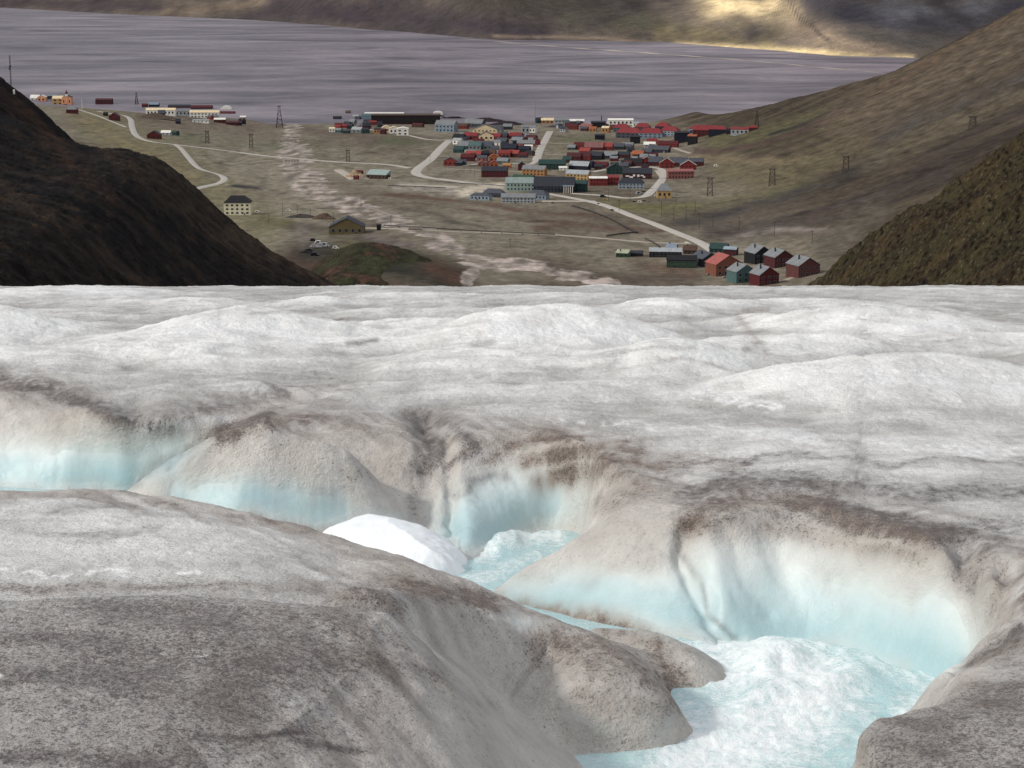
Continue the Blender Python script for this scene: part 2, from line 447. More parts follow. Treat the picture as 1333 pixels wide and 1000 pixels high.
CLEAN = [  # fresh white ice / refrozen melt
 ([(100,383),(200,385)], 14, 2, .6), ([(0,425),(60,435)], 16, 1.6, .5), ([(230,430),(330,428),(400,440)], 18, 1.6, .7),
 ([(660,432),(740,428),(800,438)], 20, 1.6, .8), ([(1060,422),(1120,420)], 12, 2, .5), ([(1160,425),(1240,425)], 14, 2, .6),
 ([(1040,500),(1180,490),(1310,510)], 26, 1.6, .6), ([(180,562),(240,548),(300,545)], 12, 1.5, .7),
 ([(700,500),(850,505)], 20, 2, .3), ([(560,500),(600,505),(500,530)], 14, 2, .5), ([(920,512),(1000,525)], 10, 2, .6),
 ([(600,600),(660,590)], 8, 1, .4), ([(30,560),(60,610)], 26, 1, .3),
 ([(950,560),(1200,575),(1340,590)], 14, 2.4, .45),
]
BLUE = [ # clean blue ice low on the walls
 ([(-40,604),(20,606),(120,606),(190,592),(225,566)], 34, 1, 1.15), ([(240,650),(330,648),(420,660)], 28, 1, 1.0), ([(450,670),(520,680)], 16, 1, .35),
 ([(610,660),(660,650),(710,650)], 38, 1, 1.1), ([(600,700),(640,690)], 26, 1, .8), ([(650,625),(690,612),(720,640)], 18, 1, .4),
 ([(680,790),(780,775),(860,785),(920,800)], 38, 1, 1.1), ([(900,730),(960,770),(1000,800)], 42, 1, 1.0),
 ([(1000,770),(1100,790),(1200,830)], 70, 1, 1.25), ([(1230,780),(1235,860)], 30, 1, .9), ([(930,715),(1020,710),(1100,720)], 16, 1, .45),
 ([(850,960),(880,930)], 12, 1, .25), ([(740,930),(800,948)], 10, 1, .15),
]
def paint_ice(x, y, z, t):
    u, v = proj(x, y, z)
    # domain wander so that no stroke keeps a clean edge
    k = np.clip((v - 370) / 250, .12, 1)
    du = fbm(x*1.6, y*1.1, 3, 101); dv = fbm(x*1.4 + 7, y*1.3, 3, 102)
    uu = u + 26*k*du; vv = v + 13*k*dv
    fine = fbm(x*7, y*5, 3, 111); mid = fbm(x*1.3, y*.8, 4, 112); big = fbm(x*.35, y*.25, 3, 113)
    streak = fbm(x*.55, y*3.2, 4, 114)
    near = sstep(y, 20, 13)
    base_hi = lin((244,244,240)); base_mid = lin((160,157,152)); 
    w = np.clip(.5 + .9*mid + .7*big + .6*streak, 0, 1)
    col = mix(base_mid, base_hi, w[..., None])
    hol = plateau(x, y) - ice_base(x, y) - hump(x, y)
    hi = sstep(hol, -.08, .40)
    w = np.clip(mix(w*.7 + .3, w*.55 + .65*hi - .08, sstep(y, 24, 34)), 0, 1); col = mix(base_mid, base_hi, w[..., None])
    grime_shade = np.clip(mix(.30, .14, sstep(y, 17, 21)) + .18*sstep(y, 28, 40) - .70*hi*sstep(y, 26, 34) + .55*big + .5*mid + .35*streak, 0, 1) * .55  # hollows greyer, crests whiter: dirt plus relief shading put into the colour
    grime_shade = grime_shade * mix(.65, 1, near) + near * .50 * sstep(t, .7, 1.4) + .1*near*sstep(t, .7, 1.4)*streak
    st2 = fbm(x*.9, y*2.2, 4, 116); grime_shade = grime_shade + .60*np.clip(st2 + .25 - .9*hi, 0, 1)*sstep(y, 27, 42)*(.5 + 1.2*sstep(big, -.3, .4))
    d = np.zeros_like(u); b = np.zeros_like(u); c = np.zeros_like(u); bl = np.zeros_like(u)
    for L, acc in ((DIRT_DARK, d), (BROWN, b), (CLEAN, c), (BLUE, bl)):
        for pts, ww, asp, s in L:
            m = stroke(uu, vv, pts, ww, asp) * s
            np.maximum(acc, m, out=acc) if L is not BLUE else np.add(acc, m*.82, out=acc)
    # walls: washed ice, pale and warm above, blue below
    wall = sstep(t, 1.15, .75)
    warm = mix(lin((182,175,166)), lin((214,209,200)), np.clip(.5 + .9*mid + .5*big, 0, 1)[..., None])
    col = mix(col, warm, (wall * .8)[..., None])
    fl1 = fbm(x*2.6 + y*1.5, y*.45 - x*.2, 4, 132)
    topd = sstep(t, .28, .85) * (1 - sstep(t, 1.3, 2.2)) * np.clip(.38 + 1.1*fl1 + .6*mid + .6*big, 0, 1) * (1 - .5*np.clip(c, 0, 1))
    col = mix(col, lin((132,122,114)), (topd*.85)[..., None])
    rimd = np.exp(-((t - .96)/.16)**2) * np.clip(.25 + .9*mid + .5*fine, 0, 1)
    flute = fbm(x*3.2 + y*1.2, y*.6, 3, 131)
    rimd = rimd * np.clip(.8 + 1.2*flute, .1, 1.4)
    c = c * np.clip(.9 + .8*mid, 0, 1.2)
    col = mix(col, lin((240,240,240)), np.clip(c, 0, 1)[..., None] * .75)
    bl = np.clip(bl*(1 + .3*mid + .35*fl1) , 0, 1.0) * sstep(t, .78, .12)
    bcol = mix(lin((160,190,194)), lin((212,223,221)), np.clip(sstep(t, .02, .50) + .25*mid + .15*fl1, 0, 1)[..., None])
    col = mix(col, bcol, np.clip(bl*1.05, 0, .95)[..., None])
    grime_shade = grime_shade * (1 - .9*np.clip(bl, 0, 1)) * (1 - .6*np.clip(c, 0, 1)) * mix(1, .5, wall)
    col = mix(col, lin((108,98,89)), np.clip(grime_shade, 0, .9)[..., None] * .85)
    b = np.clip(b * (.85 + .6*fine + .7*mid + .6*flute) + .30*rimd, 0, .95)
    col = mix(col, lin((122,103,88)), b[..., None] * .9)
    d = np.clip(d * (.85 + .7*fine + .7*mid) + .12*rimd, 0, .95)
    col = mix(col, lin((78,70,68)), d[..., None] * .88)
    # refrozen trickles: thin bright threads
    rp = np.maximum.reduce([stroke(uu, vv, p_, w_, a_)*s_ for p_, w_, a_, s_ in [([(905,515),(1010,530)], 12, 2, 1), ([(940,560),(1100,575),(1340,592)], 13, 2.2, .8), ([(0,743),(120,744),(260,748)], 4, 1.5, 1.2),
         ([(0,880),(25,886)], 5, 2, 1), ([(240,855),(275,852)], 3, 2, 1), ([(320,955),(350,953)], 3, 2, 1), ([(180,718),(260,722)], 5, 2, .6), ([(730,545),(900,560)], 8, 2.5, .6), ([(380,975),(400,980)], 4, 1.5, 1)]])
    thr = sstep(ridged(x*3.0, y*1.4, 4, 141) , .35, .75)
    col = mix(col, lin((246,246,244)), np.clip(rp*thr*1.1, 0, .95)[..., None])
    spk = np.clip(.04 + grime_shade*.8 + .8*b + .9*d + .25*near*sstep(t, .7, 1.3) + .22*wall - .8*np.clip(bl, 0, 1), 0, 1)
    return col, spk, np.clip(bl, 0, 1)

def ice_mat():
    T = NT('glacier_ice'); p = T.geo()
    col = T.attr('Col', 'Color'); spk = T.attr('speck'); bl = T.attr('blue')
    # grains of dirt: single specks and clots, in world metres
    n1 = T.noise(T.scale(p, (1, 1, 1)), 46, 3, .65); n2 = T.noise(p, 17, 4, .62); n3 = T.noise(p, 5, 5, .6)
    s1 = T.math('ADD', T.math('MULTIPLY', n1, .55), T.math('MULTIPLY', n2, .45))
    s1 = T.math('ADD', s1, T.math('MULTIPLY', spk, .17))
    grit = T.rng(s1, .60, .72)
    grit = T.math('MULTIPLY', grit, T.rng(spk, 0, .5, .25, .85))
    col = T.mix(grit, col, tuple(lin((84,76,73))))
    # soft mottling
    mot = T.rng(n3, .3, .7, -.5, .5)
    m2 = T.math('ADD', 1.0, T.math('MULTIPLY', mot, T.rng(spk, 0, .6, .08, .30)))
    hsv = T.n('ShaderNodeHueSaturation'); T.l(m2, hsv.inputs['Value']); T.l(col, hsv.inputs['Color']); col = hsv.outputs[0]
    # melt holes with dark silt at the bottom, here and there
    vd = T.voro(p, 5.5); vr = T.voro(p, 5.5, out='Color'); vs = T.n('ShaderNodeSeparateColor'); T.l(vr, vs.inputs[0])
    hole = T.math('MULTIPLY', T.rng(vd, T.rng(vs.outputs[1], 0, 1, .05, .15), .03, 0, 1), T.rng(vs.outputs[0], .62, .66))
    hole = T.math('MULTIPLY', hole, T.rng(spk, .05, .3, 0, .8))
    col = T.mix(hole, col, tuple(lin((52,46,44))))
    # ice crystals: pale flecks
    fl = T.rng(T.noise(p, 60, 2, .7), .62, .70)
    col = T.mix(T.math('MULTIPLY', fl, .35), col, tuple(lin((236,234,232))))
    h = T.math('ADD', T.math('MULTIPLY', T.noise(p, 7, 7, .66), 1.2), T.math('MULTIPLY', T.noise(p, 40, 3, .6), .35))
    h = T.math('MULTIPLY', h, T.rng(bl, 0, .6, 1, .12))
    nm = T.bump(h, .9, .085)
    T.bsdf(col, T.rng(bl, 0, 1, .62, .35), .35, nm)
    T.put(T.b.inputs['Subsurface Weight'], 0.0)
    return T.m

A_ICE = np.linspace(-.40, .40, 1150)
def zi(x, y): return ice_z(x, y, True)
gx, gy = adaptive_grid(lambda x, y: ice_z(x, y, False), A_ICE, 8.0, 330.0, 1150, 2600, .22, 9)
gz = zi(gx, gy); gt = chan(gx, gy)
me = raw_mesh('glacier', np.stack([gx, gy, gz], -1).reshape(-1, 3), grid_faces(*gx.shape))
_c, _s, _b = paint_ice(gx, gy, gz, gt)
set_col(me, 'Col', _c.reshape(-1, 3)); set_f(me, 'speck', _s); set_f(me, 'blue', _b)
glacier = link('glacier_ground', me, ice_mat()); tag(glacier, kind='structure')

# ---------------------------------------------------------------- meltwater in the channel
def foam_amount(x, y):
    u, v = proj(x, y, water_base(x, y))
    f = np.zeros_like(u)
    for pts, w, asp, s in [([(960,850),(1010,870),(1060,900),(1000,950),(900,1000),(950,1100)], 95, 1, 1.0), ([(1130,860),(1230,895),(1180,920)], 34, 1.2, .75), ([(780,835),(900,850)], 20, 1.5, .5),
                           ([(625,722),(665,702),(725,698)], 20, 1, .85), ([(480,745),(600,760),(700,720)], 24, 1.3, .6), ([(690,975),(780,985),(800,1100)], 34, 1.3, .45)]:
        f = np.maximum(f, stroke(u, v, pts, w, asp) * s)
    return f, u, v
def water_z(x, y):
    f, u, v = foam_amount(x, y)
    ff = np.clip(f, 0, 1)
    z = water_base(x, y) + .015*fbm(x*3, y*3, 3, 201)
    z = z + ff*(.05*fbm(x*1.7 + .5*y, y*1.3 - .4*x, 4, 203) + .035*fbm(x*4, y*3.2, 3, 207, .6) + .008*fbm(x*16, y*14, 2, 208))
    z = z + .15*stroke(u, v, [(1000,868),(1015,858),(1030,862)], 24, 1.2) + .10*stroke(u, v, [(980,905),(1060,900),(1120,880)], 26, 1.4)
    z = z + .12*stroke(u, v, [(650,708),(668,704)], 12, 1)
    return z
def water_mat():
    T = NT('glacial_meltwater'); p = T.geo()
    f = T.attr('foam'); 
    n = T.noise(T.scale(p, (1, .55, 1)), 2.0, 7, .68, 3.2); n2 = T.noise(p, 14, 5, .7, .6)
    k = T.math('ADD', T.math('MULTIPLY', n, .62), T.math('MULTIPLY', n2, .38))
    k = T.math('ADD', k, T.math('MULTIPLY', T.math('SUBTRACT', f, .5), .40))
    wht = T.rng(k, .47, .72)
    wht = T.math('MULTIPLY', wht, T.rng(f, 0, .25, .15, 1))
    col = T.mix(T.noise(p, 1.3, 3), tuple(lin((158,200,204))), tuple(lin((200,226,226))))
    col = T.mix(wht, col, tuple(lin((244,249,248))))
    nm = T.bump(T.math('ADD', T.math('ADD', n2, n), T.noise(p, 45, 3, .7)), .5, .05)
    T.bsdf(col, T.rng(wht, 0, 1, .08, .5), .6, nm)
    return T.m
_wa = np.linspace(-.42, .42, 900)
wgx, wgy = adaptive_grid(lambda x, y: water_base(x, y), _wa, 9.0, 44.0, 620, 900, .3, 1)
wt = chan(wgx, wgy)
wz = water_z(wgx, wgy)
F4 = grid_faces(*wgx.shape)
keep = (wt.ravel()[F4].min(1) < .22)
me = raw_mesh('stream', np.stack([wgx, wgy, wz], -1).reshape(-1, 3), F4[keep])
set_f(me, 'foam', foam_amount(wgx, wgy)[0])
stream = link('stream_water', me, water_mat()); tag(stream, kind='structure')

# ---------------------------------------------------------------- snow shelf left beside the upper pool
def snow_shelf():
    base = [(400,690),(440,687),(490,684),(540,690),(585,703),(604,722),(600,738),(560,743),(500,738),(450,726),(415,708)]
    P = catmull(_ground(base, lambda x, y: water_base(x, y) + .10), 6, True)
    x0, x1, y0, y1 = P[:,0].min()-.4, P[:,0].max()+.4, P[:,1].min()-.4, P[:,1].max()+.4
    X, Y = np.meshgrid(np.linspace(x0, x1, 220), np.linspace(y0, y1, 160), indexing='ij')
    dd = -sdist(X + .18*fbm(X*1.3, Y*1.3, 4, 251), Y + .18*fbm(X*1.3, Y*1.3, 4, 252), P)
    Z = water_base(X, Y) - .12 + .62*(1 - np.exp(-np.clip(dd + .12, 0, None)/.42)) + .035*fbm(X*1.3, Y*1.3, 3, 253)
    me = raw_mesh('snow_shelf', np.stack([X, Y, Z], -1).reshape(-1, 3), grid_faces(*X.shape)[dd.ravel()[grid_faces(*X.shape)].max(1) > -.2])
    T = NT('clean_snow'); p = T.geo(); T.bsdf(T.mix(T.noise(p, 4, 4), (.74, .80, .82), (.86, .88, .88)), .6, .3, T.bump(T.noise(p, 12, 5), .3, .04))
    tag(link('snow_shelf', me, T.m), 'smooth white shelf of snow along the blue meltwater pool', 'snow shelf')
snow_shelf()
# ================================================================ VALLEY, FJORD, MOUNTAINS
def zfloor(y): return 120 - .0417*(np.clip(y, 900, 4700) - 1620)
_shU = np.array([-900,-200,100,200,300,430,600,700,850,985,1100,1500,2200]); _shV = np.array([127,128,131,139,141,146,152,155,160,165,168,175,180])
_shA, _shB = ray(_shU, _shV); _shY = -CAMZ / _shB + 40
def shore_y(a): return np.interp(a, _shA, _shY)
def land_z(x, y):
    a = x / y
    z = zfloor(y)
    # left side bench below the church, rising gently
    foot = np.interp(y, [1500, 2600, 3400, 4300], [-330, -400, -470, -560])
    s = np.clip(foot - x, 0, 900)
    rise = 60*(1 - np.exp(-s/420.)) * sstep(y, 1500, 2600) + .10*np.clip(s - 250, 0, None)*sstep(3000, 2200, y)
    z = z + rise * (1 - .9*sstep(y, 4350, 4900))
    # right valley side, concave
    xr = np.interp(y, [900, 1700, 3500], [140, 190, 250])
    s = np.clip(x - xr, 0, None)
    R1 = .6*s*s/(s + 345)
    R1 = R1 - np.clip(y - 3500 - np.clip(420 - s, 0, None)*2.6, 0, None)*.5 * sstep(s, 150, 330)
    R1 = R1 + sstep(s, 120, 420) * 9 * fbm(y*.004, s*.0012, 3, 301) + sstep(s, 60, 300)*2.2*fbm(y*.018 + s*.002, s*.003, 3, 302)
    z = z + np.clip(R1, -80, None)
    # small relief of the outwash plain
    flat = 1 - sstep(s, 40, 200)
    z = z + flat*(1.3*fbm(x*.006, y*.004, 4, 311) + .35*fbm(x*.03, y*.02, 3, 312))
    # moraine under the glacier snout
    z = z + .25*np.clip(1000 - y, 0, None)
    # low moraine bumps left of the river mouth
    z = z + 15*np.exp(-((x + 95)/62)**2 - ((y - 1640)/140)**2) + 5*np.exp(-((x + 105)/40)**2 - ((y - 2050)/110)**2)
    # shoreline
    d = shore_y(a) - y
    z = np.where(d < 0, -6 + 0*z, z)
    z = mix(-2.0, z, sstep(d, 0, 90)) if True else z
    return z
# painted ground cover: what grows or lies where (traced along the photo, in ground features)
G_BASE = lin((118,110,96))
COVER = [ # pts, half width px, aspect, colour, strength, noise amount
 ([(130,165),(230,215),(300,265),(330,290)], 34, 1, (112,106,78), .8, .5), ([(100,150),(170,190),(250,230)], 14, 1, (128,116,84), .6, .6),
 ([(190,150),(280,165),(350,170)], 16, 1.2, (110,98,84), .8, .6), ([(240,180),(320,190),(400,196)], 10, 1.6, (98,102,76), .7, .8),
 ([(360,160),(440,175),(560,182)], 10, 2, (96,82,72), .8, .8), ([(500,182),(560,186),(600,178)], 8, 1.6, (88,92,66), .8, .7),
 ([(430,205),(520,206)], 7, 2.4, (104,92,78), .6, .9), ([(360,150),(470,155),(560,156),(700,160)], 5, 2, (104,92,86), .8, .8),
 ([(290,200),(360,230),(420,300)], 40, 1.5, (130,122,104), .8, .7), ([(440,200),(520,230)], 30, 1.6, (124,116,98), .7, .7),
 ([(530,290),(620,300),(700,310),(820,330)], 26, 1.6, (116,108,92), .8, .7),
 ([(520,244),(560,246),(640,252)], 9, 1.8, (146,138,126), .9, .5), ([(600,250),(640,244),(660,245)], 5, 1.5, (190,178,158), .9, .5),
 ([(500,252),(600,262),(700,276),(800,284)], 7, 2, (92,74,62), .85, 1.0), ([(600,272),(720,290),(860,302)], 6, 2, (84,62,54), .6, 1.2),
 ([(700,298),(740,294)], 8, 2, (88,72,58), .8, .8), ([(640,235),(700,238)], 5, 2, (96,82,68), .8, .8),
 ([(790,262),(860,272),(960,262),(1060,240)], 13, 1.5, (98,94,66), .75, .6), ([(800,270),(900,270)], 6, 2, (106,102,62), .6, .8),
 ([(720,182),(780,184)], 10, 1.4, (102,100,76), .9, .5), ([(720,196),(750,204)], 12, 1.4, (118,110,90), .8, .6),
 ([(800,240),(830,244)], 6, 2, (110,98,78), .7, .6), ([(690,225),(730,226),(760,236)], 7, 1.5, (128,116,98), .7, .6),
 ([(930,190),(1000,175),(1080,150)], 16, 1.2, (96,92,64), .9, .6), ([(900,205),(980,210),(1060,205)], 9, 1.6, (126,110,86), .8, .7),
 ([(940,225),(1020,225),(1100,190)], 22, 1.4, (104,96,70), .8, .8), ([(900,196),(960,194),(1040,172),(1110,140)], 3.5, 1, (84,66,60), .9, .4),
 ([(1000,175),(1060,158),(1100,132)], 3, 1, (52,46,48), .9, .4),
 ([(880,290),(960,275),(1060,245),(1150,205)], 10, 1.2, (60,56,54), .75, .8), ([(920,305),(1020,290),(1120,262),(1220,225)], 16, 1.2, (68,60,56), .8, .8),
 ([(940,312),(1000,300),(1070,300)], 5, 1.6, (122,112,104), .8, .8), ([(1050,285),(1130,265),(1190,240)], 9, 1.1, (80,66,58), .5, .8),
 ([(1100,160),(1200,110),(1333,40)], 30, 1, (112,98,80), .7, .6), ([(1120,130),(1200,85),(1333,14)], 5, 1, (110,90,72), .5, .7),
 ([(1150,180),(1260,130),(1360,90)], 14, 1, (84,78,72), .6, .8), ([(1130,215),(1230,170),(1350,120)], 12, 1, (110,100,80), .6, .8),
 ([(1200,220),(1280,170),(1350,135)], 16, 1, (70,60,54), .6, .8), ([(1070,330),(1100,300),(1140,270)], 20, 1, (94,88,76), .7, .7),
 ([(700,345),(790,365),(900,360)], 16, 1.6, (82,72,62), .8, .8), ([(840,345),(900,355)], 10, 1.5, (98,80,66), .8, .8),
 ([(340,285),(380,292)], 8, 1.5, (92,88,52), .9, .6), ([(330,290),(400,300)], 6, 1.5, (98,90,66), .6, .8),
 ([(400,330),(470,335),(520,350),(590,366)], 26, 1.3, (40,38,30), 1.0, .35), ([(470,318),(540,340),(590,360)], 16, 1.3, (46,46,32), .95, .5), ([(380,340),(440,358),(520,374)], 12, 1.3, (70,54,44), .8, .6), ([(380,296),(440,300)], 8, 1.5, (74,66,58), .7, .6),
 ([(450,318),(500,325)], 12, 1.4, (88,82,62), .9, .6), ([(560,350),(600,366)], 12, 1, (84,58,48), .8, .8),
 ([(390,300),(398,318)], 9, 1, (112,102,94), .8, .6), ([(470,305),(530,318)], 9, 1.6, (100,90,84), .8, .8),
 ([(330,222),(350,246)], 5, 1.5, (78,72,68), .3, .8), ([(308,242),(334,243)], 4.5, 1.8, (62,58,56), .9, .6),
 ([(520,270),(590,285),(630,296)], 4, 1.4, (84,76,68), .8, .8), ([(430,225),(500,300)], 4, 1, (110,100,90), .3, 1.),
 ([(560,188),(720,170)], 14, 1, (120,110,96), .5, .5), ([(580,205),(700,210),(830,205)], 22, 1.6, (122,114,98), .6, .6),
]
RIVER = [([(352,146),(376,152),(384,168),(374,184),(392,196),(400,204),(376,212),(392,226),(384,240),(412,256),(440,266),(470,276),(520,290),(545,303),(560,312),(590,326),(625,343),(700,350),(740,362),(800,372)], 9, .95),
         ([(392,226),(420,238),(400,250),(430,258),(470,270)], 8, .9), ([(545,303),(570,305),(560,318),(600,332),(618,346),(605,364)], 7, .9),
         ([(366,200),(384,206)], 9, .8), ([(560,318),(600,336),(650,345),(720,356),(790,368)], 6, .9), ([(378,226),(396,246),(440,262),(500,284)], 8, .8),
         ([(476,284),(520,290),(548,298)], 5, .8)]
SANDY = lin((174,160,148))
def paint_land(x, y, z):
    u, v = proj(x, y, z)
    n1 = fbm(x*.012, y*.006, 5, 401); n2 = fbm(x*.05, y*.02, 4, 402); n3 = fbm(x*.004, y*.0016, 3, 403)
    col = mix(lin((100,90,76)), lin((132,124,106)), np.clip(.5 + n3*1.1 + n1*.8, 0, 1)[..., None])
    # slopes of the right side: streaks down the fall line
    xr = np.interp(y, [900, 1700, 3500], [140, 190, 250]); s = x - xr
    st = fbm(y*.011 + s*.0006, s*.0014, 4, 404) + .5*fbm(y*.05, s*.004, 3, 405)
    sl = mix(lin((58,49,43)), lin((96,84,66)), np.clip(.5 + 1.3*st, 0, 1)[..., None])
    col = mix(col, sl, sstep(s, 20, 160)[..., None])
    k = 1.0
    uu = u + 14*fbm(x*.01, y*.005, 3, 411); vv = v + 5*fbm(x*.01 + 5, y*.005, 3, 412)
    for pts, w, asp, c, s_, na in COVER:
        m = stroke(uu, vv, pts, w, asp)
        if not m.any(): continue
        m = np.clip(m * s_ * (1 + na*(n1*1.2 + n2*1.2)) , 0, 1)
        col = mix(col, lin(c), m[..., None])
    r = np.zeros_like(u)
    for pts, w, s_ in RIVER:
        r = np.maximum(r, stroke(uu, vv, pts, w*1.25, 1.0) * s_)
    br = fbm(x*.030, y*.018, 4, 421, .6)
    r = sstep(r * (.95 + 2.2*br) , .36, .66)
    rc = mix(lin((120,112,102)), lin((176,162,152)), np.clip(.5 + n2*1.5, 0, 1)[..., None])
    col = mix(col, rc, (r*.92)[..., None])
    # dark silt and pebble flecks
    dk = sstep(fbm(x*.02, y*.012, 4, 431), .28, .42) * (1 - r)
    col = mix(col, col*.62, (dk*.8)[..., None])
    g_ = col.mean(-1, keepdims=True)
    return (col*.92 + g_*.08) * np.clip(1 + .45*n2 + .40*fbm(x*.13, y*.05, 4, 455), .4, 1.7)[..., None] * mix(1.0, .76, sstep(s, 60, 220))[..., None]
def ground_mat(name, grain=(.25, 1.2), amt=.45, bump=.6, bd=.5, rough=.95):
    T = NT(name); p = T.geo(); col = T.attr('Col', 'Color')
    a = T.noise(p, grain[0], 6, .65); b = T.noise(p, grain[1], 4, .65)
    m = T.math('ADD', T.math('MULTIPLY', T.math('SUBTRACT', a, .5), 1.6*amt*1.6), T.math('MULTIPLY', T.math('SUBTRACT', b, .5), 1.2*amt*1.6))
    hsv = T.n('ShaderNodeHueSaturation'); T.l(T.math('ADD', m, 1.0), hsv.inputs['Value']); T.l(col, hsv.inputs['Color'])
    nm = T.bump(T.math('ADD', a, T.math('MULTIPLY', b, .4)), bump, bd)
    T.bsdf(hsv.outputs[0], rough, .1, nm)
    return T.m
A_L = np.linspace(-.36, .36, 900)
lx, ly = adaptive_grid(land_z, A_L, 330.0, 5600.0, 900, 2600, .15, 7)
lz = land_z(lx, ly)
me = raw_mesh('valley', np.stack([lx, ly, lz], -1).reshape(-1, 3), grid_faces(*lx.shape))
set_col(me, 'Col', paint_land(lx, ly, lz).reshape(-1, 3))
M_LAND = ground_mat('valley_ground', (.09, .5), .60, .6, 1.6)
valley = link('valley_ground', me, M_LAND); tag(valley, kind='structure')

# ---- dark scree spur on the left, two shoulders
def crest_profile(pts, yc):
    P = catmull(pts, 5); a, b = ray(P[:,0], P[:,1]); x = a*yc; z = CAMZ + b*yc
    k = np.argsort(x); return x[k], z[k]
def spur_fun(pts, yc, back, seed, amp, lead=0.0):
    X, Z = crest_profile(pts, yc)
    kl = (Z[1]-Z[0])/(X[1]-X[0]); kr = (Z[-1]-Z[-2])/(X[-1]-X[-2])
    def f(x, y):
        xs = x + lead*(yc - y)
        g = np.interp(xs, X, Z)
        g = np.where(xs < X[0], Z[0] + (xs - X[0])*kl, g); g = np.where(xs > X[-1], Z[-1] + (xs - X[-1])*kr, g)
        t = (yc - y)
        gul = amp*(fbm(t*.022 + xs*.0015, xs*.0016, 4, seed)*1.3 + .35*ridged(t*.05 + xs*.002, xs*.002, 3, seed+5)) * sstep(t, 0, 70)
        rough = 1.5*fbm(x*.08, y*.08, 3, seed + 9) + .8*ridged(x*.3, y*.25, 2, seed + 11)
        return g + gul + rough - np.clip(-t, 0, None)*back
    return f
LA = [(-420,-160),(-200,-30),(-60,60),(0,100),(22,118),(50,140),(80,168),(104,190),(150,232),(230,300),(330,372),(430,440)]
LB = [(-200,120),(0,150),(60,172),(100,186),(130,192),(170,196),(205,206),(235,226),(262,250),(300,286),(345,320),(390,346),(430,366),(480,392),(560,430)]
fA = spur_fun(LA, 1560.0, .8, 501, 3); fB = spur_fun(LB, 1180.0, .9, 521, 2.5, 0.0)
def spur_z(x, y): return np.maximum(fA(x, y), fB(x, y))
def paint_spur(x, y, z, warm):
    st = fbm(y*.030 + x*.004, x*.0022, 4, 541); st2 = fbm(y*.10 + x*.008, x*.006, 3, 542); sp_ = fbm(x*.14, y*.10, 3, 543); bg_ = fbm(x*.008, y*.008, 3, 544)
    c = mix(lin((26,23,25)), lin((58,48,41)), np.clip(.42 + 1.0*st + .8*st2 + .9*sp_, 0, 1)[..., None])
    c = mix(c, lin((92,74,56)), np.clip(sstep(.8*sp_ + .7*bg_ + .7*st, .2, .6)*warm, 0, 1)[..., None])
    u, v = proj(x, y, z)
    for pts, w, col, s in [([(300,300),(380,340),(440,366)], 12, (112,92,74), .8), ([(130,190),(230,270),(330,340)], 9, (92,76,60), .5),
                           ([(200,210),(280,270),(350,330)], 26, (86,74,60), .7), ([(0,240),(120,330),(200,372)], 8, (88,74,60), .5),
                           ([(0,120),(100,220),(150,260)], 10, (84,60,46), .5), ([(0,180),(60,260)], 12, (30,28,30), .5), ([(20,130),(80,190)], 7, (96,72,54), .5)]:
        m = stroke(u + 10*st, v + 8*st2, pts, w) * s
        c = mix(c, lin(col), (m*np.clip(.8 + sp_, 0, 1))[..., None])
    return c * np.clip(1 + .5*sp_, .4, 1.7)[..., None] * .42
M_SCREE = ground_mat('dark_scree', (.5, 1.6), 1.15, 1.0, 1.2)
def hill(name, fun, a0, a1, nc, y0, y1, nr, paint, mat):
    A = np.linspace(a0, a1, nc)
    X, Y = adaptive_grid(fun, A, y0, y1, nr, 2200, .18, 5)
    Z = fun(X, Y)
    me = raw_mesh(name, np.stack([X, Y, Z], -1).reshape(-1, 3), grid_faces(*X.shape))
    set_col(me, 'Col', paint(X, Y, Z).reshape(-1, 3))
    return tag(link(name, me, mat), kind='structure')
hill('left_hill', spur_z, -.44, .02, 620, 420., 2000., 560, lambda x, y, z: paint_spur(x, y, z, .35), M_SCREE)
# ---- low mossy bank at the foot of the spur
LC = [(300,440),(360,385),(400,352),(440,326),(475,315),(520,322),(560,338),(600,364),(640,398),(700,450)]
fC = spur_fun(LC, 1760.0, .7, 551, 2.0)
def paint_bank(x, y, z):
    a_ = fbm(x*.03, y*.02, 4, 561); b_ = fbm(x*.15, y*.1, 3, 562)
    c = mix(lin((42,40,30)), lin((66,66,42)), np.clip(.4 + 1.4*a_, 0, 1)[..., None]); c = mix(c, lin((84,62,48)), (sstep(-a_ + .5*b_, .05, .45)*.9)[..., None])
    return c*np.clip(1 + .6*b_, .4, 1.6)[..., None]*.9
hill('mossy_bank', fC, -.20, .06, 300, 900., 2000., 300, paint_bank, M_SCREE)
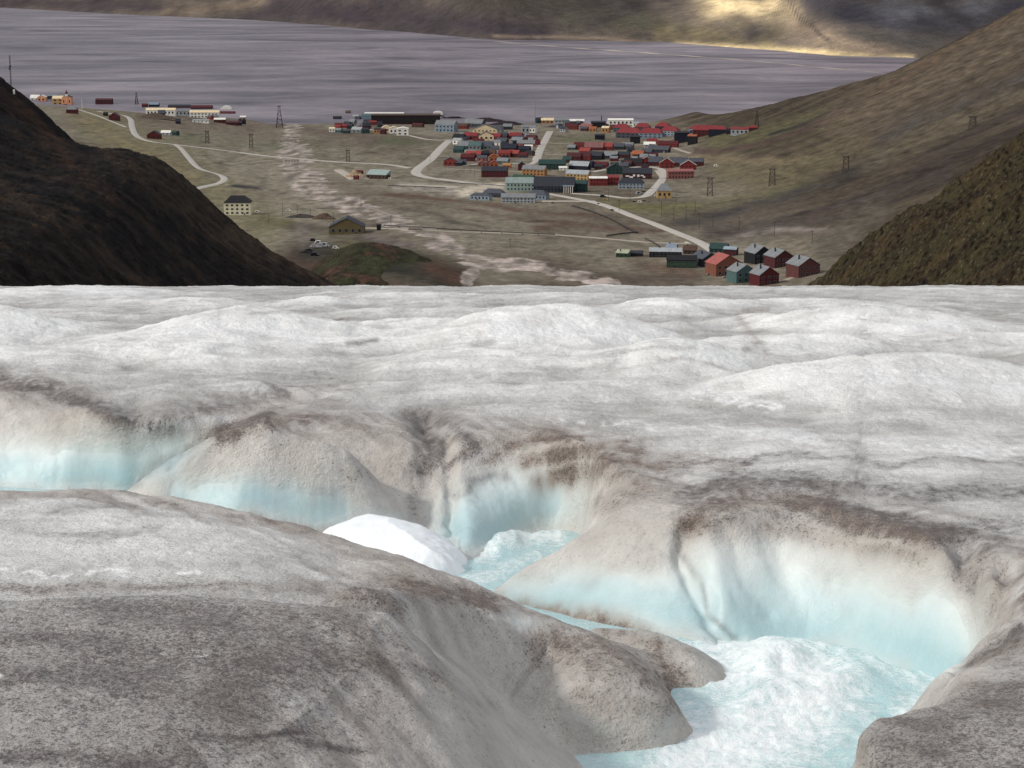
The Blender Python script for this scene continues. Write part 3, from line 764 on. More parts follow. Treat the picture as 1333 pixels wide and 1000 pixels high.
# ---- near rocky slope on the right
RC = [(820,520),(960,440),(1040,384),(1058,370),(1100,336),(1150,300),(1185,272),(1210,262),(1250,232),(1290,204),(1333,172),(1500,50),(1700,-90)]
_fR = spur_fun(RC, 430.0, .9, 601, 1.2)
def rock_z(x, y):
    return _fR(x, y) + .9*ridged(x*.33, y*.33, 3, 611) * sstep(np.abs(430-y), -30, 40) + .5*np.abs(fbm(x*.9, y*.9, 2, 612)) + 1.2*fbm(x*.06, y*.06, 3, 613)
def paint_rock(x, y, z):
    a = fbm(x*.12, y*.12, 4, 621); b = fbm(x*.9, y*.8, 3, 622); g = fbm(x*.05, y*.07, 3, 623); dd = fbm(x*2.2, y*2.0, 2, 624)
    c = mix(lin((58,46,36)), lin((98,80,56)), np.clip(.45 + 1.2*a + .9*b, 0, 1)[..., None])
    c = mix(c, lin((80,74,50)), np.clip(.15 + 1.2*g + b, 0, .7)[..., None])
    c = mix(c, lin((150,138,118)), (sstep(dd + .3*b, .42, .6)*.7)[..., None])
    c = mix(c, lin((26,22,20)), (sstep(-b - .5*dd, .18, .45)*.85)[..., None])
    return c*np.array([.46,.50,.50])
M_ROCK = ground_mat('rocky_slope', (.9, 4.0), .6, .9, .35)
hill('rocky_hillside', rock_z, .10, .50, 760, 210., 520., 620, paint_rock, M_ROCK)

# ---- fjord
def fjord_mat():
    T = NT('fjord_water'); p = T.geo()
    big = T.noise(T.scale(p, (.0009, .0017, 1)), 1, 5, .6, 2.0); mid = T.noise(T.scale(p, (.0038, .0075, 1)), 1, 5, .65, .8)
    fine = T.noise(T.scale(p, (.03, .035, 1)), 1, 3, .7)
    k = T.math('ADD', T.math('MULTIPLY', big, .72), T.math('MULTIPLY', mid, .28))
    k = T.rng(k, .35, .64)
    col = T.mix(k, tuple(lin((80,75,83))), tuple(lin((156,146,151))))
    col = T.mix(T.math('MULTIPLY', T.rng(fine, .35, .7), .35), col, tuple(lin((78,76,86))))
    nm = T.bump(fine, .5, 2.0)
    T.bsdf(col, .5, .12, nm)
    return T.m
V = [(-40000, 3600, 0), (40000, 3600, 0), (40000, 60000, 0), (-40000, 60000, 0)]
me = raw_mesh('fjord', V, [(0, 1, 2, 3)], False); tag(link('fjord_water', me, fjord_mat()), kind='structure')
# pale sandbar in the inner fjord
def ground_strip(name, pts, w, zfun, mat, y0, y1, lift=.15, px=True, across=5, n=10, jag=0, kind='structure'):
    """a band laid over the ground along points traced on it; w half width in metres (or px)"""
    P = catmull(pts, n); out = []
    for u, v in P:
        h = hit(u, v, zfun, y0, y1, 5000)
        if h: out.append(h[:2])
    out = np.array(out)
    # even spacing
    seg = np.r_[0, np.cumsum(np.hypot(*np.diff(out, axis=0).T))]; m = max(6, int(seg[-1] / 7))
    q = np.linspace(0, seg[-1], m); out = np.stack([np.interp(q, seg, out[:,0]), np.interp(q, seg, out[:,1])], 1)
    d = np.gradient(out, axis=0); d /= np.linalg.norm(d, axis=1)[:, None] + 1e-9; nrm = np.stack([-d[:,1], d[:,0]], 1)
    ww = w * (1 + jag*fbm(q*.02, q*0 + 3, 3, 77))
    o = np.linspace(-1, 1, across)
    XY = out[:, None] + nrm[:, None]*(o[None, :, None]*ww[:, None, None])
    return name, XY, lift, mat, kind

# ---- far side of the fjord
_fU = np.array([-900,-300,0,160,330,480,600,650,760,867,960,1080,1190,1400,2200]); _fV = np.array([-12,0,10,19,26,38,48,52,53,55,62,72,75,76,78])
_fA_, _fB_ = ray(_fU, _fV); _fY = -CAMZ/_fB_
def far_z(x, y):
    a = x/y
    d = y - np.interp(a, _fA_, _fY) + 60*fbm(x*.004, y*.002, 3, 701)
    dd = np.clip(d, 0, None)
    steep = np.interp(a, [-.3, -.14, -.10, .02, .05, .14, .16, .3], [.5, .5, 1, 1, .75, .7, 1.1, 1.3])
    z = dd*.10*steep + 120*steep*(1 - np.exp(-dd/1500.)) + sstep(dd, 200, 2500)*90*ridged(x*.0011 + y*.0003, y*.0005, 4, 711)
    hill2 = np.clip(dd - 900, 0, None)*.35*sstep(a, .125, .155)                      # steep mountain behind the fan
    hill2 = hill2 + np.clip(dd - 350, 0, None)*.10*sstep(a, -.15, -.10)*sstep(a, .03, -.02)
    z = z + hill2 * (1 + .3*ridged(x*.003, y*.0012, 3, 712))
    return np.where(d < 0, np.maximum(-8, d*.05), z + 1)
def paint_far(x, y, z):
    a = x/y; u, v = proj(x, y, z)
    n = fbm(x*.002, y*.001, 5, 721); n2 = fbm(x*.008, y*.003, 4, 722)
    c = mix(lin((72,66,66)), lin((108,98,86)), np.clip(.5 + 1.3*n + .5*n2, 0, 1)[..., None])
    uu = u + 12*fbm(x*.006, y*.0024, 4, 723); vv = v + 3*fbm(x*.003, y*.0012, 3, 724)
    for pts, w, asp, col, s, na in [
        ([(340,10),(450,16),(600,30),(700,40)], 22, 1.2, (66,58,62), .9, .6), ([(220,14),(300,10),(340,0)], 12, 1.6, (120,106,92), .8, .6),
        ([(0,2),(100,6),(200,10)], 10, 1.6, (74,64,66), .8, .4), ([(600,0),(720,10),(820,0)], 20, 1, (74,68,62), .7, .8),
        ([(740,30),(800,25),(870,35)], 14, 1, (86,82,70), .8, .6), ([(860,44),(920,46),(1000,56)], 12, 1, (116,106,82), .9, .6),
        ([(930,6),(1000,12),(1030,18)], 20, 1.2, (200,180,140), .9, .5), ([(880,58),(1000,66),(1100,72),(1190,78)], 4.5, 1, (214,192,146), .95, .3),  # pale warm strokes paint the sunlit patch and shore band into the colour
        ([(1030,30),(1080,50),(1150,66)], 16, 1, (136,120,102), .9, .5), ([(960,30),(1010,40)], 12, 1, (106,98,78), .7, .8),
        ([(1028,0),(1034,12),(1052,30),(1076,52)], 2.6, 1, (64,58,58), .9, .4),
        ([(1060,0),(1140,20),(1230,30),(1333,10)], 26, 1, (58,56,62), .95, .3), ([(1110,44),(1180,54),(1220,50)], 10, 1, (78,74,70), .8, .5),
        ([(1150,4),(1220,14),(1280,8)], 16, 1, (92,92,96), .6, 1.6), ([(640,46),(760,50),(860,55)], 2.2, 1, (128,112,98), .8, .4)]:
        m = stroke(uu, vv, pts, w, asp); m = np.clip(m*s*(1 + na*(n*1.6 + n2*1.5)), 0, 1)
        c = mix(c, lin(col), m[..., None])
    g = ridged(x*.006 + y*.0008, y*.0006, 4, 725)
    return c*.9*np.clip(1 + .34*g + .3*n2, .4, 1.6)[..., None]
M_FAR = ground_mat('far_mountain', (.02, .09), .5, 1.0, 10)
hill('far_mountains', far_z, -.40, .40, 700, 6200., 24000., 520, paint_far, M_FAR)

# ---- strips laid over the ground: roads, sandbar
from mathutils.bvhtree import BVHTree
def drape(o_ground, strips):
    meg = o_ground.data; n = len(meg.vertices)
    for name, XY, lift, mat, kind in strips:
        x, y = XY[..., 0], XY[..., 1]
        z = np.maximum(land_z(x, y), land_z(x, y + 3)) + lift + .25
        z[:, 0] -= lift + .5; z[:, -1] -= lift + .5
        me = raw_mesh(name, np.stack([x, y, z], -1).reshape(-1, 3), grid_faces(*x.shape))
        tag(link(name, me, mat), kind=kind)
def road_mat(name, c1, c2):
    T = NT(name); p = T.geo(); T.bsdf(T.mix(T.noise(p, .12, 5, .65), tuple(lin(c1)), tuple(lin(c2))), .9, .15, T.bump(T.noise(p, .8, 4), .4, .3)); return T.m
M_ROAD = road_mat('gravel_road', (158,152,144), (196,190,180)); M_TRACK = road_mat('dirt_track', (140,132,118), (176,166,150)); M_SAND = road_mat('sandbar', (150,138,128), (190,178,164))
M_YARD = road_mat('gravel_yard', (150,142,130), (196,186,170))
L = land_z
strips = [ground_strip('road', p_, w_*1.45, L, m_, 1400, 5200) for p_, w_, m_ in [
    ([(103,143),(125,150),(150,160),(165,166)], 3.2, M_ROAD),
    ([(128,145),(150,149),(163,151),(170,156),(172,166),(178,177),(195,184),(225,188),(260,192),(300,197),(345,203),(380,206),(440,211),(500,214),(535,219)], 5.0, M_ROAD),
    ([(228,188),(236,194),(246,206),(256,217),(266,222),(284,227),(292,233),(284,239),(266,243),(255,246)], 4.2, M_ROAD),
    ([(585,183),(574,193),(560,208),(545,219),(542,226),(556,231),(580,234),(610,238),(660,243),(700,246)], 6.5, M_ROAD),
    ([(716,171),(710,182),(703,195),(698,209)], 6.0, M_ROAD), ([(698,209),(690,214),(670,213),(640,212),(600,216)], 4.0, M_ROAD),
    ([(450,165),(520,174),(560,182),(600,181),(640,176),(665,172)], 4.0, M_ROAD),
    ([(700,250),(740,257),(775,264),(800,272),(825,282),(850,291),(880,303),(905,313),(920,321),(930,328)], 5.2, M_ROAD),
    ([(745,252),(790,255),(815,258),(838,256),(848,249),(858,239),(864,229),(860,220),(838,217),(815,219),(795,220),(770,224)], 5.0, M_ROAD),
    ([(440,296),(480,297),(540,299),(600,302),(680,304),(740,307),(790,311),(850,316),(900,317)], 3.4, M_TRACK),
    ([(712,186),(730,187),(750,186)], 2.2, M_TRACK), ([(708,202),(730,201),(745,201)], 2.2, M_TRACK), ([(580,220),(640,222),(690,224)], 2.0, M_TRACK),
    ([(1030,345),(1040,350),(1030,362),(1012,366)], 2.6, M_TRACK),
    ([(810,190),(830,188),(850,190)], 2.2, M_TRACK), ([(870,190),(890,197),(900,200)], 3, M_TRACK), ([(330,221),(360,220)], .1, M_TRACK)]]
strips = [s_ for s_ in strips if len(s_[1]) > 6]
strips += [ground_strip('gravel_yard', p_, w_, L, M_YARD, 1400, 5200, lift=.1) for p_, w_ in [([(705,262),(740,262),(775,262)], 10), ([(520,241),(555,242),(600,244)], 16), ([(610,243),(640,246),(655,247)], 9),
    ([(860,222),(868,232)], 12), ([(440,221),(452,228),(462,234)], 10)]]
drape(valley, strips)
def sea_strip(pts, w):
    P = catmull(pts, 10); a, b = ray(P[:,0], P[:,1]); y = -CAMZ/b; x = a*y
    n_ = len(x); V = []; 
    for i in range(n_):
        ww = w*(.6 + .5*math.sin(i*.9)) * min(1, i/4, (n_-1-i)/4)
        V += [(x[i], y[i]-ww, .05), (x[i], y[i], .5), (x[i], y[i]+ww, .05)]
    me = raw_mesh('sandbar', V, grid_faces(n_, 3)); tag(link('sandbar_ground', me, M_SAND), kind='structure')
sea_strip([(600,50),(670,56),(740,62),(800,66),(870,71),(950,77),(1010,82),(1070,88),(1150,95)], 34)
# ================================================================ TOWN
_mats = {}
def paint(c, rough=.75, amt=.12, key='p', metal=0):
    k = (c, key)
    if k in _mats: return _mats[k]
    T = NT('%s_%02x%02x%02x' % (key, *c)); p = T.objc()
    n = T.noise(T.scale(p, (1, 1, .25)), .9, 5, .6); n2 = T.noise(p, .25, 2)
    hsv = T.n('ShaderNodeHueSaturation'); hsv.inputs['Color'].default_value = (*np.minimum((lin(c)*.80 + .20*lin(c).mean())*.74 if max(c) < 222 else lin(c)*1.0, .85), 1)
    T.l(T.math('ADD', T.rng(n, .3, .7, 1 - amt*1.6, 1 + amt*1.2), T.rng(n2, .35, .65, -amt*.6, amt*.6)), hsv.inputs['Value'])
    T.bsdf(hsv.outputs[0], rough, .25); _mats[k] = T.m
    return T.m
GLASS = None
def glass_mat():
    global GLASS
    if GLASS is None:
        T = NT('window_glass'); T.bsdf(tuple(lin((40,44,50))), .15, .5); GLASS = T.m
    return GLASS
class MB:
    def __init__(s): s.V = []; s.F = []
    def poly(s, pts):
        n = len(s.V); s.V += [tuple(p) for p in pts]; s.F.append(tuple(range(n, n + len(pts))))
    def box(s, x0, x1, y0, y1, z0, z1):
        n = len(s.V)
        s.V += [(x, y, z) for z in (z0, z1) for x, y in ((x0,y0),(x1,y0),(x1,y1),(x0,y1))]
        s.F += [tuple(n+i for i in f) for f in ((3,2,1,0),(4,5,6,7),(0,1,5,4),(1,2,6,5),(2,3,7,6),(3,0,4,7))]
        return s
    def bar(s, a, b, r0, r1=None, k=6):
        r1 = r0 if r1 is None else r1
        a = Vector(a); b = Vector(b); d = (b-a).normalized(); u_ = d.orthogonal().normalized(); w_ = d.cross(u_); n = len(s.V)
        for c, r in ((a, r0), (b, r1)):
            for i in range(k):
                t = 2*math.pi*i/k; s.V.append(tuple(c + (u_*math.cos(t) + w_*math.sin(t))*r))
        for i in range(k): s.F.append((n+i, n+(i+1)%k, n+k+(i+1)%k, n+k+i))
        s.F.append(tuple(range(n+k-1, n-1, -1))); s.F.append(tuple(range(n+k, n+2*k)))
        return s
    def build(s, name, mat, parent=None, smooth=False):
        me = bpy.data.meshes.new(name); me.from_pydata(s.V, [], s.F)
        if smooth:
            for p in me.polygons: p.use_smooth = True
        return link(name, me, mat, parent)
def ground_z(x, y): return float(land_z(np.array([float(x)]), np.array([float(y)]))[0])
def spot(u, v, fun=None, y0=1300, y1=5400):
    q = hit(u, v, fun or land_z, y0, y1, 5000)
    if q is None: q = hit(u, v + 6, fun or land_z, y0, y1, 5000)
    return q
def empty(name, loc, yaw, label, cat, group=None):
    o = bpy.data.objects.new(name, None); C.objects.link(o); o.location = loc; o.rotation_euler = (0, 0, yaw); o.empty_display_size = 2
    return tag(o, label, cat, group)
WHITE=(232,228,218); CREAM=(226,206,168); RED=(150,44,40); DRED=(104,30,34); MAROON=(92,38,42); BRED=(176,62,48); ORANGE=(190,98,46); OCHRE=(198,138,70); YEL=(212,170,96)
TEAL=(84,120,118); DTEAL=(44,78,74); NAVY=(34,40,58); BLACK=(36,36,40); SLATE=(84,88,98); DSLATE=(56,60,70); GREY=(140,144,146); PGREY=(178,184,186); BLUE=(140,160,178); LBLUE=(160,178,190)
PINK=(168,100,90); GREEN=(58,90,66); PGREEN=(160,188,176); BROWN=(98,72,56); REDROOF=(158,44,50); SALMON=(190,92,80); PEACH=(224,160,122); OLIVE=(124,106,62)
rnd = random.Random(5); BIGWIN = False
def windows(par, W, D, Hw, n, rows, mat, z0=.25, frame=None, y=None, every=1.0):
    y = -D/2 if y is None else y
    ww = min(W/(n*1.9), Hw*.55); wh = min(Hw/(rows*2.1), ww*1.3)
    for r_ in range(rows):
        for i in range(n):
            cx = -W/2 + W*(i + .5)/n; cz = Hw*(r_ + .55)/rows
            if not BIGWIN:
                MB().box(cx-ww*.42, cx+ww*.42, y-.10, y+.02, cz-wh*.45, cz+wh*.45).build('window', mat, par); continue
            f = MB().box(cx-ww*.46, cx+ww*.46, y-.10, y+.02, cz-wh*.52, cz+wh*.52).build('window', paint(GREY), par)
            MB().box(cx-ww*.38, cx+ww*.38, y-.14, y-.09, cz-wh*.44, cz+wh*.44).build('pane', mat, f)
def house(u, v, w, hw, hr, dep, kind, wall, roof, label, yaw=0, win=None, name='house', cat='house', group=None, door=True, chim=0, trim=None, ov=.5, fun=None, glass=True):
    q = spot(u, v, fun)
    x, y, z = q; s = y / F
    W, Hw, Hr, D = w*s*(1.16 if 175 < v < 224 else 1.06), hw*s*1.05, hr*s*1.25, dep*s*1.3
    yw = R(yaw)
    cx, cy = x, y + D/2*math.cos(yw)
    zz = z; 
    o = empty(name, (cx, cy, zz), yw + math.atan2(-x, y)*.0, label, cat, group)
    wm, rm = paint(wall), paint(roof, .6, .16, 'roof')
    b = MB(); base = -3.0; X, Y = W/2, D/2
    if kind in ('gx', 'gy'):
        if kind == 'gx':
            sec = [(-Y, base), (Y, base), (Y, Hw), (0, Hw + Hr), (-Y, Hw)]
            A = [(-X, p, q_) for p, q_ in sec]; B = [(X, p, q_) for p, q_ in sec]
        else:
            sec = [(-X, base), (X, base), (X, Hw), (0, Hw + Hr), (-X, Hw)]
            A = [(p, Y, q_) for p, q_ in sec]; B = [(p, -Y, q_) for p, q_ in sec]
        b.poly(A); b.poly(B[::-1])
        for i in range(5): 
            if i in (2, 3): continue
            j = (i+1) % 5; b.poly([A[j], A[i], B[i], B[j]])
        r = MB(); th = .35
        span = Y if kind == 'gx' else X; ln = (X if kind == 'gx' else Y) + ov
        k = Hr/span; e = span + ov; ze = Hw - ov*k
        for sg in (-1, 1):
            pr = [(sg*e, ze + .03), (0, Hw + Hr + .03), (0, Hw + Hr + .03 + th), (sg*e, ze + .03 + th)]
            P0 = [((-ln, p, q_) if kind == 'gx' else (p, -ln, q_)) for p, q_ in pr]; P1 = [((ln, p, q_) if kind == 'gx' else (p, ln, q_)) for p, q_ in pr]
            r.poly(P0); r.poly(P1[::-1])
            for i in range(4): j = (i+1) % 4; r.poly([P0[i], P1[i], P1[j], P0[j]])
        rr = r
    elif kind == 'hip':
        b.box(-X, X, -Y, Y, base, Hw)
        r = MB(); e = ov; m = min(X, Y)*.8
        lo = [(-X-e, -Y-e, Hw), (X+e, -Y-e, Hw), (X+e, Y+e, Hw), (-X-e, Y+e, Hw)]
        tp = [(-X+m, -.2, Hw+Hr), (X-m, -.2, Hw+Hr), (X-m, .2, Hw+Hr), (-X+m, .2, Hw+Hr)] if X > Y else [(-.2, -Y+m, Hw+Hr), (.2, -Y+m, Hw+Hr), (.2, Y-m, Hw+Hr), (-.2, Y-m, Hw+Hr)]
        lo = [(a_, b_, c_+.02) for a_, b_, c_ in lo]
        r.poly(lo[::-1]); r.poly(tp)
        for i in range(4): j = (i+1) % 4; r.poly([lo[i], lo[j], tp[j], tp[i]])
        rr = r
    elif kind == 'dome':
        b.box(-X, X, -Y, Y, base, Hw); r = MB(); N = 8
        for i in range(N):
            t0, t1 = math.pi*i/N, math.pi*(i+1)/N
            r.poly([(-X*math.cos(t0), -Y-.1, Hw+.02+Hr*math.sin(t0)), (-X*math.cos(t1), -Y-.1, Hw+.02+Hr*math.sin(t1)), (-X*math.cos(t1), Y+.1, Hw+.02+Hr*math.sin(t1)), (-X*math.cos(t0), Y+.1, Hw+.02+Hr*math.sin(t0))])
            r.poly([(-X*math.cos(t1), -Y-.1, Hw+.02+Hr*math.sin(t1)), (-X*math.cos(t0), -Y-.1, Hw+.02+Hr*math.sin(t0)), (0, -Y-.1, Hw+.02)])
            r.poly([(-X*math.cos(t0), Y+.1, Hw+.02+Hr*math.sin(t0)), (-X*math.cos(t1), Y+.1, Hw+.02+Hr*math.sin(t1)), (0, Y+.1, Hw+.02)])
        rr = r
    else:   # flat or shed: slab, back edge raised by hr
        b.box(-X, X, -Y, Y, base, Hw)
        r = MB(); e = ov
        lo = [(-X-e, -Y-e, Hw+.02), (X+e, -Y-e, Hw+.02), (X+e, Y+e, Hw+.02), (-X-e, Y+e, Hw+.02)]
        h0 = .45; tp = [(a_, b_, Hw + h0 + (Hr if b_ > 0 else 0)) for a_, b_, _ in lo]
        r.poly(lo[::-1]); r.poly(tp)
        for i in range(4): j = (i+1) % 4; r.poly([lo[i], lo[j], tp[j], tp[i]])
        rr = r
    b.build('wall', wm, o); ro = rr.build('roof', rm, o)
    tm = paint(trim) if trim else paint(WHITE)
    gm = glass_mat()
    if win is None: win = (max(2, int(w/4.5)), 1 if hw < 7 else 2) if w >= 12 else (2, 1)
    global BIGWIN; BIGWIN = w >= 24 and v > 240
    if win[0]: windows(o, W*.94, D, Hw*.95, win[0], win[1], gm, frame=tm)
    if door and w >= 10:
        dx = W*rnd.uniform(-.3, .3); hd = min(2.2, Hw*.7)
        MB().box(dx-.6, dx+.6, -D/2-.19, -D/2-.15, .05, hd).build('door', paint(DSLATE), o)
    if kind == 'gy' and trim:
        r2 = MB(); k = Hr/X
        for sg in (-1, 1):
            r2.poly([(sg*(X+ov), -Y-ov-.05, Hw-ov*k-.5), (0, -Y-ov-.05, Hw+Hr-.45), (0, -Y-ov-.05, Hw+Hr+.4), (sg*(X+ov), -Y-ov-.05, Hw-ov*k+.4)])
        r2.build('barge_board', tm, o)
    for c_ in range(chim):
        px_ = W*(-.2 + .35*c_); MB().box(px_-.5, px_+.5, -.5, .5, Hw + Hr*.5, Hw + Hr + 1.4).build('chimney', paint(DSLATE), ro)
    return o
